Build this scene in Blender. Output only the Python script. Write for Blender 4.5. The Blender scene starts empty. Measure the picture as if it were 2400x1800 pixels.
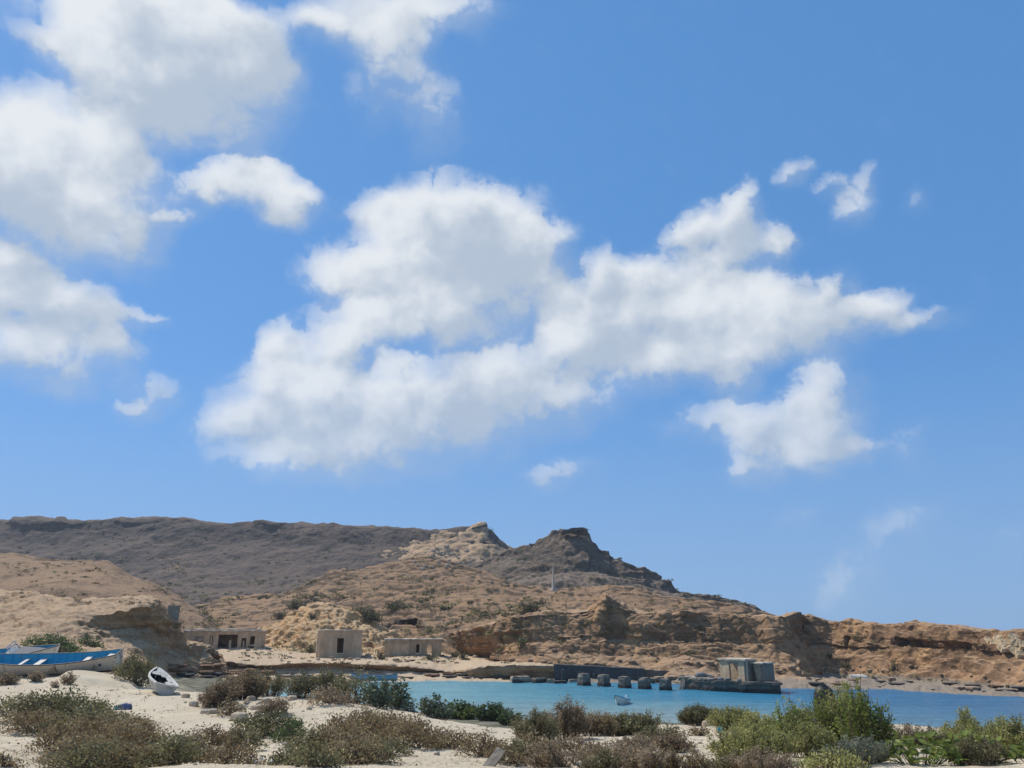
import bpy, bmesh, math, random
import numpy as np
from mathutils import Vector, Matrix
from mathutils.bvhtree import BVHTree

random.seed(11)
rng = np.random.default_rng(11)
rad = math.radians
sc = bpy.context.scene
COL = sc.collection

# ---------------------------------------------------------------- camera
CAM = np.array([0.0, 0.0, 5.6])
PITCH = math.atan(590 / 1800)
cd = bpy.data.cameras.new('camera')
cam = bpy.data.objects.new('camera', cd)
COL.objects.link(cam)
cd.sensor_width = 36.0
cd.sensor_fit = 'HORIZONTAL'
cd.lens = 27.0
cd.clip_start = 0.1
cd.clip_end = 12000
cam.location = tuple(CAM)
cam.rotation_euler = (math.pi / 2 + PITCH, 0, 0)
sc.camera = cam

sc.view_settings.view_transform = 'Standard'
sc.view_settings.look = 'None'
sc.view_settings.exposure = 0.0
sc.view_settings.gamma = 1.0
sc.view_settings.use_curve_mapping = False

CP, SP = math.cos(PITCH), math.sin(PITCH)


def ray(px, py):
    """direction of the photograph's pixel (2400 x 1800) in the world"""
    cx = (np.asarray(px, float) - 1200) / 1800
    cy = (900 - np.asarray(py, float)) / 1800
    return cx, CP - cy * SP, SP + cy * CP


def at(px, py, d):
    """world point seen at a pixel, d metres out along the ground"""
    rx, ry, rz = ray(px, py)
    t = np.asarray(d, float) / ry
    return np.stack(np.broadcast_arrays(CAM[0] + rx * t, CAM[1] + ry * t, CAM[2] + rz * t), -1)


# ---------------------------------------------------------------- sun
SUN_EL, SUN_AZ = 52.0, -52.0          # azimuth from +Y, negative = left: the sun stands beyond the bay on the left
to_sun = Vector((math.sin(rad(SUN_AZ)) * math.cos(rad(SUN_EL)), math.cos(rad(SUN_AZ)) * math.cos(rad(SUN_EL)), math.sin(rad(SUN_EL))))
ld = bpy.data.lights.new('sun', 'SUN')
ld.energy = 4.4
ld.angle = rad(0.53)
ld.color = (1.0, 0.94, 0.84)
sun = bpy.data.objects.new('sun', ld)
COL.objects.link(sun)
sun.rotation_euler = to_sun.to_track_quat('Z', 'Y').to_euler()
sun.location = (-60, 40, 120)


# ---------------------------------------------------------------- node helper
class Nodes:
    def __init__(self, tree):
        self.t = tree
        self.n = tree.nodes
        self.l = tree.links

    def add(self, kind, **kw):
        nd = self.n.new(kind)
        for k, v in kw.items():
            setattr(nd, k, v)
        return nd

    def put(self, sock, v):
        if isinstance(v, bpy.types.NodeSocket):
            self.l.new(v, sock)
        elif v is not None:
            sock.default_value = v

    def m(self, op, a, b=None, c=None, clamp=False):
        nd = self.add('ShaderNodeMath', operation=op, use_clamp=clamp)
        self.put(nd.inputs[0], a)
        if b is not None:
            self.put(nd.inputs[1], b)
        if c is not None:
            self.put(nd.inputs[2], c)
        return nd.outputs[0]

    def v(self, op, a, b=None, c=None):
        nd = self.add('ShaderNodeVectorMath', operation=op)
        self.put(nd.inputs[0], a)
        if b is not None:
            self.put(nd.inputs[1], b)
        if c is not None:
            self.put(nd.inputs[2], c)
        return nd.outputs['Value'] if op in ('DOT_PRODUCT', 'LENGTH', 'DISTANCE') else nd.outputs['Vector']

    def scale(self, a, s):
        nd = self.add('ShaderNodeVectorMath', operation='SCALE')
        self.put(nd.inputs[0], a)
        self.put(nd.inputs['Scale'], s)
        return nd.outputs['Vector']

    def rng(self, v, a, b, c=0.0, d=1.0, smooth=True):
        nd = self.add('ShaderNodeMapRange', interpolation_type='SMOOTHSTEP' if smooth else 'LINEAR')
        for i, x in enumerate((v, a, b, c, d)):
            self.put(nd.inputs[i], x)
        return nd.outputs[0]

    def mix(self, f, a, b, mode='MIX'):
        nd = self.add('ShaderNodeMix', data_type='RGBA', blend_type=mode)
        self.put(nd.inputs[0], f)
        for i, x in ((6, a), (7, b)):
            if isinstance(x, tuple) and len(x) == 3:
                x = (*x, 1.0)
            self.put(nd.inputs[i], x)
        return nd.outputs[2]

    def noise(self, vec, scale, detail=4.0, rough=0.55, kind='FBM', dist=0.0, color=False):
        nd = self.add('ShaderNodeTexNoise', noise_type=kind)
        self.put(nd.inputs['Vector'], vec)
        self.put(nd.inputs['Scale'], scale)
        self.put(nd.inputs['Detail'], detail)
        self.put(nd.inputs['Roughness'], rough)
        self.put(nd.inputs['Distortion'], dist)
        return nd.outputs['Color' if color else 0]

    def voro(self, vec, scale, feature='F1', detail=0.0, rough=0.5, rand=1.0, out='Distance', smooth=0.5):
        nd = self.add('ShaderNodeTexVoronoi', feature=feature)
        self.put(nd.inputs['Vector'], vec)
        self.put(nd.inputs['Scale'], scale)
        if 'Detail' in nd.inputs:
            self.put(nd.inputs['Detail'], detail)
            self.put(nd.inputs['Roughness'], rough)
        if feature == 'SMOOTH_F1':
            self.put(nd.inputs['Smoothness'], smooth)
        self.put(nd.inputs['Randomness'], rand)
        return nd.outputs[out]

    def ramp(self, f, stops, mode='LINEAR'):
        nd = self.add('ShaderNodeValToRGB')
        cr = nd.color_ramp
        cr.interpolation = mode
        while len(cr.elements) < len(stops):
            cr.elements.new(0.5)
        for e, (p, c) in zip(cr.elements, stops):
            e.position = p
            e.color = (*c, 1.0)
        self.put(nd.inputs[0], f)
        return nd.outputs[0]

    def mapping(self, vec, scale=(1, 1, 1), rot=(0, 0, 0), loc=(0, 0, 0)):
        nd = self.add('ShaderNodeMapping')
        self.put(nd.inputs['Vector'], vec)
        nd.inputs['Scale'].default_value = scale
        nd.inputs['Rotation'].default_value = rot
        nd.inputs['Location'].default_value = loc
        return nd.outputs[0]


# ---------------------------------------------------------------- sky with cumulus clouds
# clouds as soft masses (centre x, y and radii in 2212-wide photograph pixels, weight), kept as directions on the celestial sphere
CLOUDS = [
    # big cumulus high on the left
    (375, 130, 248, 155, 1.6), (230, 110, 125, 125, .9), (500, 150, 125, 125, 1.0), (320, 30, 170, 80, .9), (565, 190, 80, 60, .55),
    (390, 245, 170, 70, .7), (470, 60, 110, 60, .8),
    (130, 400, 215, 145, 1.5), (60, 350, 135, 100, .9), (255, 330, 95, 100, .9), (170, 480, 170, 70, .7), (30, 300, 90, 50, .5),
    (15, 590, 75, 75, .8), (130, 690, 150, 72, 1.1), (60, 580, 90, 50, .35), (215, 730, 70, 60, .6), (110, 790, 160, 60, 1.0), (270, 765, 55, 40, .55), (20, 660, 70, 60, .6), (320, 690, 60, 22, .3),
    (340, 845, 60, 40, .5), (300, 880, 40, 28, .35), (60, 230, 90, 50, .12), (80, 90, 70, 30, .22),
    (455, 415, 80, 45, .8), (560, 415, 90, 55, .9), (640, 440, 60, 45, .7), (565, 370, 55, 30, .6), (620, 480, 50, 30, .4), (400, 470, 80, 20, .25),
    # ragged cloud at the top centre
    (690, 50, 80, 40, .7), (800, 40, 120, 90, .8), (860, 150, 80, 110, .7), (935, 260, 60, 90, .5), (960, 20, 120, 50, .45), (800, 250, 50, 50, .12),
    # the large central bank
    (960, 490, 150, 95, 1.3), (880, 470, 70, 60, .7), (1060, 510, 130, 95, 1.0), (1165, 550, 75, 70, .9), (870, 580, 130, 70, .8),
    (745, 600, 85, 60, .8), (985, 620, 210, 80, .95), (790, 450, 55, 40, .5), (1080, 660, 160, 70, .6), (900, 680, 120, 45, .55),
    (1300, 595, 45, 60, .9), (1395, 605, 75, 55, .9), (1320, 690, 130, 90, 1.0), (1450, 670, 120, 80, .8), (1580, 665, 130, 65, 1.1),
    (1690, 690, 140, 75, 1.0), (1850, 700, 90, 45, .55), (1790, 730, 80, 80, .55), (1400, 775, 150, 50, .7), (1600, 750, 200, 50, .7), (1250, 760, 90, 70, .6),
    (1550, 520, 85, 60, .9), (1605, 455, 42, 50, .75), (1650, 545, 70, 55, .55), (1490, 520, 55, 35, .5), (1690, 520, 30, 30, .4), (1540, 590, 80, 40, .5),
    (1915, 680, 62, 42, .85), (2000, 697, 80, 24, .5), (1783, 640, 22, 28, .4),
    (1708, 388, 32, 28, .34), (1790, 415, 48, 28, .26), (1835, 455, 46, 44, .36), (1860, 400, 28, 35, .22), (1995, 430, 38, 34, .15),
    # towers and veils under the bank
    (605, 735, 45, 42, .9), (600, 800, 55, 60, .8), (735, 765, 78, 58, 1.1), (640, 870, 140, 65, .8), (540, 915, 100, 42, .8), (690, 840, 80, 60, .6),
    (850, 800, 50, 25, .4), (1000, 825, 115, 65, .62), (1110, 795, 105, 75, .68), (850, 870, 120, 60, .30), (930, 900, 180, 60, .36), (800, 900, 160, 70, .34), (1040, 950, 80, 40, .2), (980, 880, 60, 50, .4),
    (640, 1010, 150, 42, .34), (850, 1000, 200, 50, .12), (720, 950, 200, 40, .25), (1180, 880, 100, 60, .25), (880, 700, 170, 40, .4),
    (700, 970, 230, 60, .30), (930, 960, 200, 70, .28), (1110, 880, 150, 80, .34), (880, 720, 200, 55, .36), (1290, 880, 110, 60, .25), (1480, 800, 200, 50, .40), (330, 470, 60, 50, .2), (240, 560, 120, 50, .3), (480, 300, 130, 40, .35),
    # the lower bank on the right
    (1590, 835, 50, 42, .42), (1560, 920, 110, 42, .5), (1690, 930, 130, 65, .62), (1800, 900, 85, 80, .5), (1770, 980, 110, 50, .55),
    (1625, 1035, 65, 36, .5), (1870, 965, 70, 24, .3), (1640, 990, 70, 50, .25), (1780, 840, 60, 60, .3),
    (1212, 1030, 80, 28, .5), (1975, 1135, 105, 50, .17), (1845, 1280, 70, 80, .16), (1730, 1120, 60, 26, .14), (1985, 970, 50, 60, .18), (1930, 1210, 90, 60, .1), (2200, 1180, 50, 40, .12),
]


def build_world():
    w = bpy.data.worlds.new('World')
    sc.world = w
    w.use_nodes = True
    g = Nodes(w.node_tree)
    g.n.clear()
    out = g.add('ShaderNodeOutputWorld')
    bg = g.add('ShaderNodeBackground')
    g.l.new(bg.outputs[0], out.inputs[0])
    STR = 0.1
    bg.inputs[1].default_value = STR
    sky = g.add('ShaderNodeTexSky', sky_type='NISHITA')
    sky.sun_disc = False
    sky.sun_elevation = rad(SUN_EL)
    sky.sun_rotation = rad(SUN_AZ)
    sky.altitude = 0
    sky.air_density = 1.0
    sky.dust_density = 0.3
    sky.ozone_density = 3.0
    d = g.add('ShaderNodeTexCoord').outputs['Generated']
    sep = g.add('ShaderNodeSeparateXYZ')
    g.l.new(d, sep.inputs[0])
    x, y, z = sep.outputs
    az = g.m('MULTIPLY', g.m('ARCTAN2', x, y), 180 / math.pi)
    el = g.m('MULTIPLY', g.m('ARCSINE', z), 180 / math.pi)
    cmb = g.add('ShaderNodeCombineXYZ')
    g.l.new(az, cmb.inputs[0])
    g.l.new(el, cmb.inputs[1])
    p0 = cmb.outputs[0]
    n1 = g.v('SUBTRACT', g.noise(d, 7.0, 3, .5, color=True), (.5, .5, .5))
    n2 = g.v('SUBTRACT', g.noise(d, 26.0, 5, .6, color=True), (.5, .5, .5))
    p = g.v('MULTIPLY_ADD', n1, (4.2, 3.4, 0), p0)
    p = g.v('MULTIPLY_ADD', n2, (2.3, 2.1, 0), p)

    def azel(px, py):
        rx, ry, rz = ray(px, py)
        r = math.sqrt(rx * rx + ry * ry + rz * rz)
        return math.degrees(math.atan2(rx, ry)), math.degrees(math.asin(rz / r))

    A = None
    k = 2400 / 2212
    for cx, cy, rx, ry, wt in CLOUDS:
        cx, cy, rx, ry = cx * k, cy * k, rx * k * 1.62, ry * k * 1.62
        wt = wt * 1.55 if wt < .5 else wt
        a0, e0 = azel(cx, cy)
        a1, _ = azel(cx + rx, cy)
        a2, _ = azel(cx - rx, cy)
        _, e1 = azel(cx, cy - ry)
        _, e2 = azel(cx, cy + ry)
        ia, ie = 2 / abs(a1 - a2), 2 / abs(e1 - e2)
        q = g.v('MULTIPLY_ADD', p, (ia, ie, 0), (-a0 * ia, -e0 * ie, 1))
        m = g.m('MAXIMUM', g.m('SUBTRACT', 2.0, g.v('DOT_PRODUCT', q, q)), 0.0)
        m = g.m('MULTIPLY', g.m('MULTIPLY', m, m), wt)
        q = g.scale(q, m)
        A = q if A is None else g.v('ADD', A, q)
    sepA = g.add('ShaderNodeSeparateXYZ')
    g.l.new(A, sepA.inputs[0])
    F = sepA.outputs[2]
    v = g.m('DIVIDE', g.v('DOT_PRODUCT', A, (-.45, .9, 0)), g.m('MAXIMUM', F, .05))
    F = g.m('DIVIDE', F, g.m('MULTIPLY_ADD', F, .42, .86))
    # the rest of the sky carries the same scattered cumulus
    away = g.m('MAXIMUM', g.rng(g.m('ABSOLUTE', az), 36, 50), g.rng(el, 46, 58))
    other = g.m('MULTIPLY', g.m('SUBTRACT', g.noise(d, 3.2, 4, .5), .53), 7.0)
    F = g.m('MAXIMUM', F, g.m('MULTIPLY', g.m('MINIMUM', other, 1.2), away))
    # cauliflower structure: rounded lobes on the tops, soft fading undersides, thin veils round the masses
    big = g.noise(d, 6.0, 3, .5)
    fine_ = g.noise(d, 34.0, 6, .66)

    def lobes(dd):
        dw = g.v('MULTIPLY_ADD', n2, (.035, .035, .035), dd)
        a_ = g.m('ABSOLUTE', g.m('MULTIPLY_ADD', g.noise(dw, 15.0, 1, .45), 2.0, -1.0))
        b_ = g.m('ABSOLUTE', g.m('MULTIPLY_ADD', g.noise(dw, 38.0, 2, .5), 2.0, -1.0))
        return g.m('ADD', g.m('MULTIPLY', a_, 1.25), g.m('MULTIPLY', b_, .85))

    n3 = lobes(d)
    n4 = lobes(g.v('ADD', d, (-.014, .006, .026)))
    edge = g.m('ADD', g.m('SUBTRACT', n3, .50), g.m('MULTIPLY', g.m('SUBTRACT', fine_, .5), .9))
    soft = g.rng(v, -.42, .30, 1.2, .20)
    dens = g.m('MULTIPLY_ADD', edge, g.rng(F, 0.0, .5, .12, .62), g.m('MULTIPLY_ADD', g.m('SUBTRACT', big, .5), .35, F))
    alpha = g.m('MULTIPLY', g.rng(dens, .03, g.m('ADD', soft, .03)), g.rng(F, 0.0, .84, .16, 1.0))
    veil = g.m('MULTIPLY', g.rng(g.m('MULTIPLY_ADD', g.m('SUBTRACT', fine_, .5), .5, F), -.02, .9), .42)
    alpha = g.m('MAXIMUM', alpha, veil)
    l3 = g.noise(d, 11.0, 3, .5)
    l4 = g.noise(g.v('ADD', d, (-.022, .008, .036)), 11.0, 3, .5)
    lit = g.m('ADD', g.m('MULTIPLY', g.m('SUBTRACT', n3, n4), .55), g.m('MULTIPLY', g.m('SUBTRACT', l3, l4), 3.0))
    L = g.m('ADD', g.m('MULTIPLY', v, 1.2), g.m('MULTIPLY', lit, .40))
    L = g.m('ADD', L, g.m('MULTIPLY', g.m('SUBTRACT', big, .5), .8))
    L = g.m('ADD', L, g.m('MULTIPLY', g.m('SUBTRACT', g.noise(g.mapping(d, (1, 1, 1.5)), 12.0, 3, .5), .5), .75))
    L = g.rng(L, -.38, .50)
    shade = (.46, .545, .66)
    white = (.81, .845, .885)
    ccol = g.mix(L, shade, white)
    ccol = g.scale(ccol, 1.0 / STR)
    skyc = g.mix(.58, g.v('MULTIPLY', sky.outputs[0], (.80, .98, 1.2)), (.104 / STR, .338 / STR, .745 / STR))
    skyc = g.mix(g.rng(el, 20, 3, 0, .55), skyc, (.255 / STR, .425 / STR, .715 / STR))
    fade = g.rng(el, 2, 26, .72, .98)
    col = g.mix(g.m('MULTIPLY', alpha, fade), skyc, ccol)
    g.l.new(col, bg.inputs[0])
    w.cycles.sampling_method = 'MANUAL'
    w.cycles.sample_map_resolution = 512


build_world()


# ---------------------------------------------------------------- numpy noise
def _h(ix, iy, iz, seed):
    with np.errstate(over='ignore'):
        n = (ix.astype(np.uint32) * np.uint32(374761393) + iy.astype(np.uint32) * np.uint32(668265263)
             + iz.astype(np.uint32) * np.uint32(2147483647) + np.uint32(seed * 974711 + 12345))
        n = (n ^ (n >> np.uint32(13))) * np.uint32(1274126177)
        n = (n ^ (n >> np.uint32(16))) * np.uint32(2246822519)
        return n ^ (n >> np.uint32(15))


_G = np.array([[1, 1, 0], [-1, 1, 0], [1, -1, 0], [-1, -1, 0], [1, 0, 1], [-1, 0, 1], [1, 0, -1], [-1, 0, -1],
               [0, 1, 1], [0, -1, 1], [0, 1, -1], [0, -1, -1], [1, 1, 0], [-1, 1, 0], [0, -1, 1], [0, -1, -1]], float)


def perlin(p, seed=0):
    p = np.asarray(p, float)
    i = np.floor(p).astype(np.int64)
    f = p - i
    u = f * f * f * (f * (f * 6 - 15) + 10)
    res = 0
    for dx in (0, 1):
        wx = u[:, 0] if dx else 1 - u[:, 0]
        for dy in (0, 1):
            wy = u[:, 1] if dy else 1 - u[:, 1]
            for dz in (0, 1):
                wz = u[:, 2] if dz else 1 - u[:, 2]
                g = _G[_h(i[:, 0] + dx, i[:, 1] + dy, i[:, 2] + dz, seed) & np.uint32(15)]
                dot = g[:, 0] * (f[:, 0] - dx) + g[:, 1] * (f[:, 1] - dy) + g[:, 2] * (f[:, 2] - dz)
                res = res + wx * wy * wz * dot
    return res


def fbm(p, octaves=5, gain=.5, seed=0, ridged=False):
    a, s, t = 1.0, 0, 0
    p = np.asarray(p, float)
    for o in range(octaves):
        n = perlin(p, seed + o)
        if ridged:
            n = 1 - 2 * np.abs(n) * 1.4
        s = s + a * n
        t += a
        a *= gain
        p = p * 2.03 + 17.3
    return s / t * (1 if ridged else 1.6)


def worley(p, seed=0):
    """F1 and F2 distances"""
    p = np.asarray(p, float)
    i = np.floor(p).astype(np.int64)
    f1 = np.full(len(p), 9.0)
    f2 = np.full(len(p), 9.0)
    for dx in (-1, 0, 1):
        for dy in (-1, 0, 1):
            for dz in (-1, 0, 1):
                c = i + (dx, dy, dz)
                h = _h(c[:, 0], c[:, 1], c[:, 2], seed)
                q = c + np.stack([(h & np.uint32(1023)) / 1023, ((h >> np.uint32(10)) & np.uint32(1023)) / 1023, ((h >> np.uint32(20)) & np.uint32(1023)) / 1023], -1)
                dd = np.sqrt(((q - p) ** 2).sum(1))
                n1 = np.minimum(f1, dd)
                f2 = np.minimum(f2, np.maximum(f1, dd))
                f1 = n1
    return f1, f2


def sstep(x, a, b):
    t = np.clip((x - a) / (b - a), 0, 1)
    return t * t * (3 - 2 * t)


# ---------------------------------------------------------------- object helpers
def link(o, parent=None):
    COL.objects.link(o)
    if parent is not None:
        o.parent = parent
    return o


def mesh_np(name, verts, faces, mat=None, smooth=True, attr=None):
    """faces: (n, 4) or (n, 3) int array, or list of such"""
    fl = faces if isinstance(faces, list) else [faces]
    me = bpy.data.meshes.new(name)
    verts = np.asarray(verts, np.float32)
    me.vertices.add(len(verts))
    me.vertices.foreach_set('co', verts.ravel())
    idx = np.concatenate([np.asarray(f, np.int32).ravel() for f in fl])
    tot = np.concatenate([np.full(len(f), f.shape[1], np.int32) for f in fl])
    me.loops.add(len(idx))
    me.loops.foreach_set('vertex_index', idx)
    me.polygons.add(len(tot))
    me.polygons.foreach_set('loop_start', np.concatenate([[0], np.cumsum(tot)[:-1]]).astype(np.int32))
    me.polygons.foreach_set('loop_total', tot)
    me.polygons.foreach_set('use_smooth', np.full(len(tot), smooth))
    if attr:
        for k, val in attr.items():
            a = me.attributes.new(k, 'FLOAT', 'POINT')
            a.data.foreach_set('value', np.asarray(val, np.float32))
    me.update(calc_edges=True)
    for m in (mat if isinstance(mat, (list, tuple)) else [mat]):
        if m is not None:
            me.materials.append(m)
    return me


def structure(name, me):
    o = link(bpy.data.objects.new(name, me))
    o['kind'] = 'structure'
    return o


def stuff(name, me, label, parent=None):
    o = link(bpy.data.objects.new(name, me), parent)
    o['kind'] = 'stuff'
    if label:
        o['label'] = label
    return o


def thing(name, label, cat, loc=(0, 0, 0), rz=0.0, group=None, me=None):
    o = bpy.data.objects.new(name, me)
    o.location = loc
    o.rotation_euler = (0, 0, rz)
    link(o)
    o['label'] = label
    o['category'] = cat
    if group:
        o['group'] = group
    return o


def part(name, me, parent, label=None):
    o = link(bpy.data.objects.new(name, me), parent)
    if label:
        o['label'] = label
    return o


# ---------------------------------------------------------------- materials
def new_mat(name):
    m = bpy.data.materials.new(name)
    m.use_nodes = True
    g = Nodes(m.node_tree)
    b = g.n['Principled BSDF']
    b.inputs['Specular IOR Level'].default_value = 0.25
    return m, g, b


def bump(g, b, h, strength, dist):
    nd = g.add('ShaderNodeBump')
    nd.inputs['Strength'].default_value = strength
    nd.inputs['Distance'].default_value = dist
    g.l.new(h, nd.inputs['Height'])
    g.l.new(nd.outputs[0], b.inputs['Normal'])


def rock_mat(name, cols, scale, sand=None, sand_slope=(.72, .93), strata=None, grain=4.0, bdist=.1, spots=None, pale=None, bstr=.9, low=None):
    """weathered desert rock: colour patches, bedding, sand caught on the flatter ledges"""
    cols = [tuple(.84 * x for x in c_) for c_ in cols]
    sand = tuple(.86 * x for x in sand) if sand else None
    m, g, b = new_mat(name)
    geo = g.add('ShaderNodeNewGeometry')
    pos, nor = geo.outputs['Position'], geo.outputs['Normal']
    n = g.noise(pos, 1 / scale, 8, .6)
    k = len(cols)
    c = g.ramp(n, [(.30 + .40 * i / (k - 1), col) for i, col in enumerate(cols)])
    if strata:
        th, st = strata
        zz = g.mapping(pos, (.04 / th, .04 / th, 1 / th))
        s = g.noise(zz, 1.0, 6, .62, dist=.6)
        c = g.mix(st, c, g.ramp(s, [(.32, (.25, .25, .27)), (.5, (.5, .5, .5)), (.66, (.80, .78, .74))]), 'OVERLAY')
    f = g.noise(pos, grain, 6, .65)
    c = g.mix(.55, c, g.ramp(f, [(.28, (.28, .28, .28)), (.5, (.5, .5, .5)), (.72, (.70, .70, .70))]), 'OVERLAY')
    if pale:
        col, sc_, lo, hi = pale
        c = g.mix(g.rng(g.noise(pos, 1 / sc_, 7, .62, dist=.4), lo, hi), c, col)
    if sand:
        sz = g.add('ShaderNodeSeparateXYZ')
        g.l.new(nor, sz.inputs[0])
        jit = g.m('MULTIPLY_ADD', g.noise(pos, grain * .5, 5, .65), .34, -.17)
        c = g.mix(g.rng(g.m('ADD', sz.outputs[2], jit), *sand_slope), c, sand)
    if spots:
        col, sc_, lo, hi = spots
        c = g.mix(g.rng(g.noise(pos, 1 / sc_, 6, .72), lo, hi, 0, .85), c, col)
    if low:
        # beach sand and shingle washed up along the foot
        sp = g.add('ShaderNodeSeparateXYZ')
        g.l.new(pos, sp.inputs[0])
        zz = g.m('ADD', sp.outputs[2], g.m('MULTIPLY_ADD', g.noise(pos, .6, 4, .6), .8, -.4))
        c = g.mix(g.rng(zz, low[2], low[1]), c, low[0])
    g.l.new(c, b.inputs['Base Color'])
    b.inputs['Roughness'].default_value = .93
    h = g.m('ADD', g.noise(pos, grain * .6, 9, .68), g.m('MULTIPLY', g.voro(pos, grain * .9, 'F1', 2, .6), .35))
    bump(g, b, h, bstr, bdist)
    return m


# ---------------------------------------------------------------- lofted landforms
def row(pts, z=False):
    """a line of the landform: (px, py, distance) knots, or (px, height, distance) with z=True"""
    return (np.array(pts, float), z)


def loft(name, mat, p0, p1, step, rows, subs, disp=None, smooth_rows=0, squash=None):
    """surface through rows from behind the crest down to below the foot"""
    px = np.arange(p0, p1 + .01, step)
    P = []
    for pts, z in rows:
        d = np.interp(px, pts[:, 0], pts[:, 2])
        if squash:
            d = np.where(d > squash[0], squash[0] + (d - squash[0]) * squash[1], d)
        if z:
            a = at(px, np.full_like(px, 1490.), d)
            a[:, 2] = np.interp(px, pts[:, 0], pts[:, 1])
        else:
            a = at(px, np.interp(px, pts[:, 0], pts[:, 1]), d)
        P.append(a)
    G = []
    for i in range(len(P) - 1):
        n = subs[i]
        for j in range(n):
            t = j / n
            if smooth_rows:
                a = P[max(i - 1, 0)]
                dd = P[min(i + 2, len(P) - 1)]
                b_, c_ = P[i], P[i + 1]
                h = .5 * (2 * b_ + (c_ - a) * t + (2 * a - 5 * b_ + 4 * c_ - dd) * t * t + (3 * b_ - a - 3 * c_ + dd) * t ** 3)
                G.append(h * smooth_rows + (b_ * (1 - t) + c_ * t) * (1 - smooth_rows))
            else:
                G.append(P[i] * (1 - t) + P[i + 1] * t)
    G.append(P[-1])
    G = np.array(G)
    nr, nc = G.shape[:2]
    if disp is not None:
        du = np.gradient(G, axis=1)
        dv = np.gradient(G, axis=0)
        N = np.cross(du, dv)
        N /= np.maximum(np.linalg.norm(N, axis=2, keepdims=True), 1e-6)
        N = np.where(N[..., 2:3] < -.2, -N, N)
        G = disp(G.reshape(-1, 3), N.reshape(-1, 3)).reshape(nr, nc, 3)
    i = np.arange(nr * nc).reshape(nr, nc)
    f = np.stack([i[:-1, :-1], i[1:, :-1], i[1:, 1:], i[:-1, 1:]], -1).reshape(-1, 4)
    o = structure(name, mesh_np(name, G.reshape(-1, 3), f, mat))
    SURF.append((G.reshape(-1, 3), f))
    return o


SURF = []


def layers(z, thick, seed):
    """random ledge depth per bed, 0..1, with sharp steps"""
    s = z / thick
    i = np.floor(s)
    f = s - i

    def hh(k):
        return (_h(k.astype(np.int64), np.zeros_like(k, np.int64), np.zeros_like(k, np.int64), seed) & np.uint32(1023)) / 1023
    return hh(i) * (1 - sstep(f, .8, 1)) + hh(i + 1) * sstep(f, .8, 1)


def rocky(big, a_big, mid, a_mid, bed=None, a_bed=0, pits=None, a_pits=0, gully=None, a_gully=0, seed=1, blocks=None, a_blocks=0):
    def f(P, N):
        q = fbm(P / big, 4, .5, seed)
        D = q * a_big + fbm(P / mid, 5, .58, seed + 9) * a_mid
        steep = 1 - np.clip(N[:, 2], 0, 1) ** 2
        if bed:
            L = layers(P[:, 2] + 1.6 * bed * q + .08 * P[:, 0] * 0, bed, seed + 3)
            D = D + (L - .5) * a_bed * (.25 + .75 * steep) * (0.6 + .8 * sstep(fbm(P / (mid * 3), 2, .5, seed + 5), -.3, .4))
        if gully:
            w = np.stack([(P[:, 0] + .55 * P[:, 2]) / gully, P[:, 1] / gully, P[:, 2] / (gully * 6)], -1)
            D = D + fbm(w, 3, .5, seed + 21, True) * a_gully * steep
        if pits:
            f1, f2 = worley(P / pits + .35 * fbm(P / pits, 2, .5, seed)[:, None], seed)
            D = D - (1 - sstep(f1, .1, .62)) * a_pits
        if blocks:
            f1, f2 = worley(P / blocks * (1, 1, 1.8), seed + 2)
            D = D - (1 - sstep(f2 - f1, 0, .22)) * a_blocks
        return P + N * D[:, None]
    return f


GREYBROWN = [(.075, .066, .062), (.125, .103, .090), (.175, .140, .115)]
M_plateau = rock_mat('cloud_shaded_plateau_rock', [(0.062, 0.047, 0.041), (0.094, 0.070, 0.057), (0.134, 0.096, 0.072)], 22, sand=(0.143, 0.098, 0.070), sand_slope=(.86, 1.0), strata=(6, .5), grain=.45, bdist=1.2, spots=((.045, .045, .045), 5, .60, .68))  # dark rock colour that also stands in for the cloud shadow over the plateau
M_lime = rock_mat('sunlit_pale_limestone', [(0.275, 0.178, 0.110), (0.473, 0.316, 0.184), (0.638, 0.449, 0.271)], 9, sand=(0.550, 0.362, 0.207), sand_slope=(.7, .95), strata=(4, .5), grain=.9, bdist=.9)  # limestone made paler to carry the sunlit patch at the plateau's end
M_peak = rock_mat('grey_peak_rock', [(0.084, 0.063, 0.047), (0.149, 0.110, 0.077), (0.205, 0.149, 0.103)], 14, sand=(0.227, 0.167, 0.122), sand_slope=(.8, .98), strata=(5, .55), grain=.7, bdist=.8, spots=((.055, .055, .05), 4, .60, .68))
M_mid = rock_mat('brown_hill_earth', [(0.146, 0.089, 0.053), (0.218, 0.136, 0.079), (0.297, 0.184, 0.104)], 13, sand=(0.319, 0.199, 0.112), sand_slope=(.80, .97), strata=(2.2, .35), grain=1.6, bdist=.35, spots=((.075, .062, .05), 2.5, .58, .66))
M_central = rock_mat('scrubby_hill_earth', [(0.091, 0.057, 0.034), (0.148, 0.094, 0.054), (0.272, 0.168, 0.092)], 18, sand=(0.333, 0.202, 0.108), sand_slope=(.82, .97), strata=(2.0, .4), grain=1.4, bdist=.4, spots=((.085, .068, .054), 2.2, .53, .63), bstr=.55)
M_tan = rock_mat('tan_sandstone', [(.25, .132, .064), (.37, .215, .108), (.46, .29, .156)], 4, sand=(.48, .325, .195), sand_slope=(.62, .92), strata=(1.0, .4), grain=3.0, bdist=.14)
M_yellow = rock_mat('honeycomb_sandstone', [(.36, .185, .078), (.54, .31, .135), (.61, .39, .19)], 5, sand=(.56, .385, .215), sand_slope=(.66, .95), strata=(1.2, .3), grain=2.4, bdist=.2)
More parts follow.
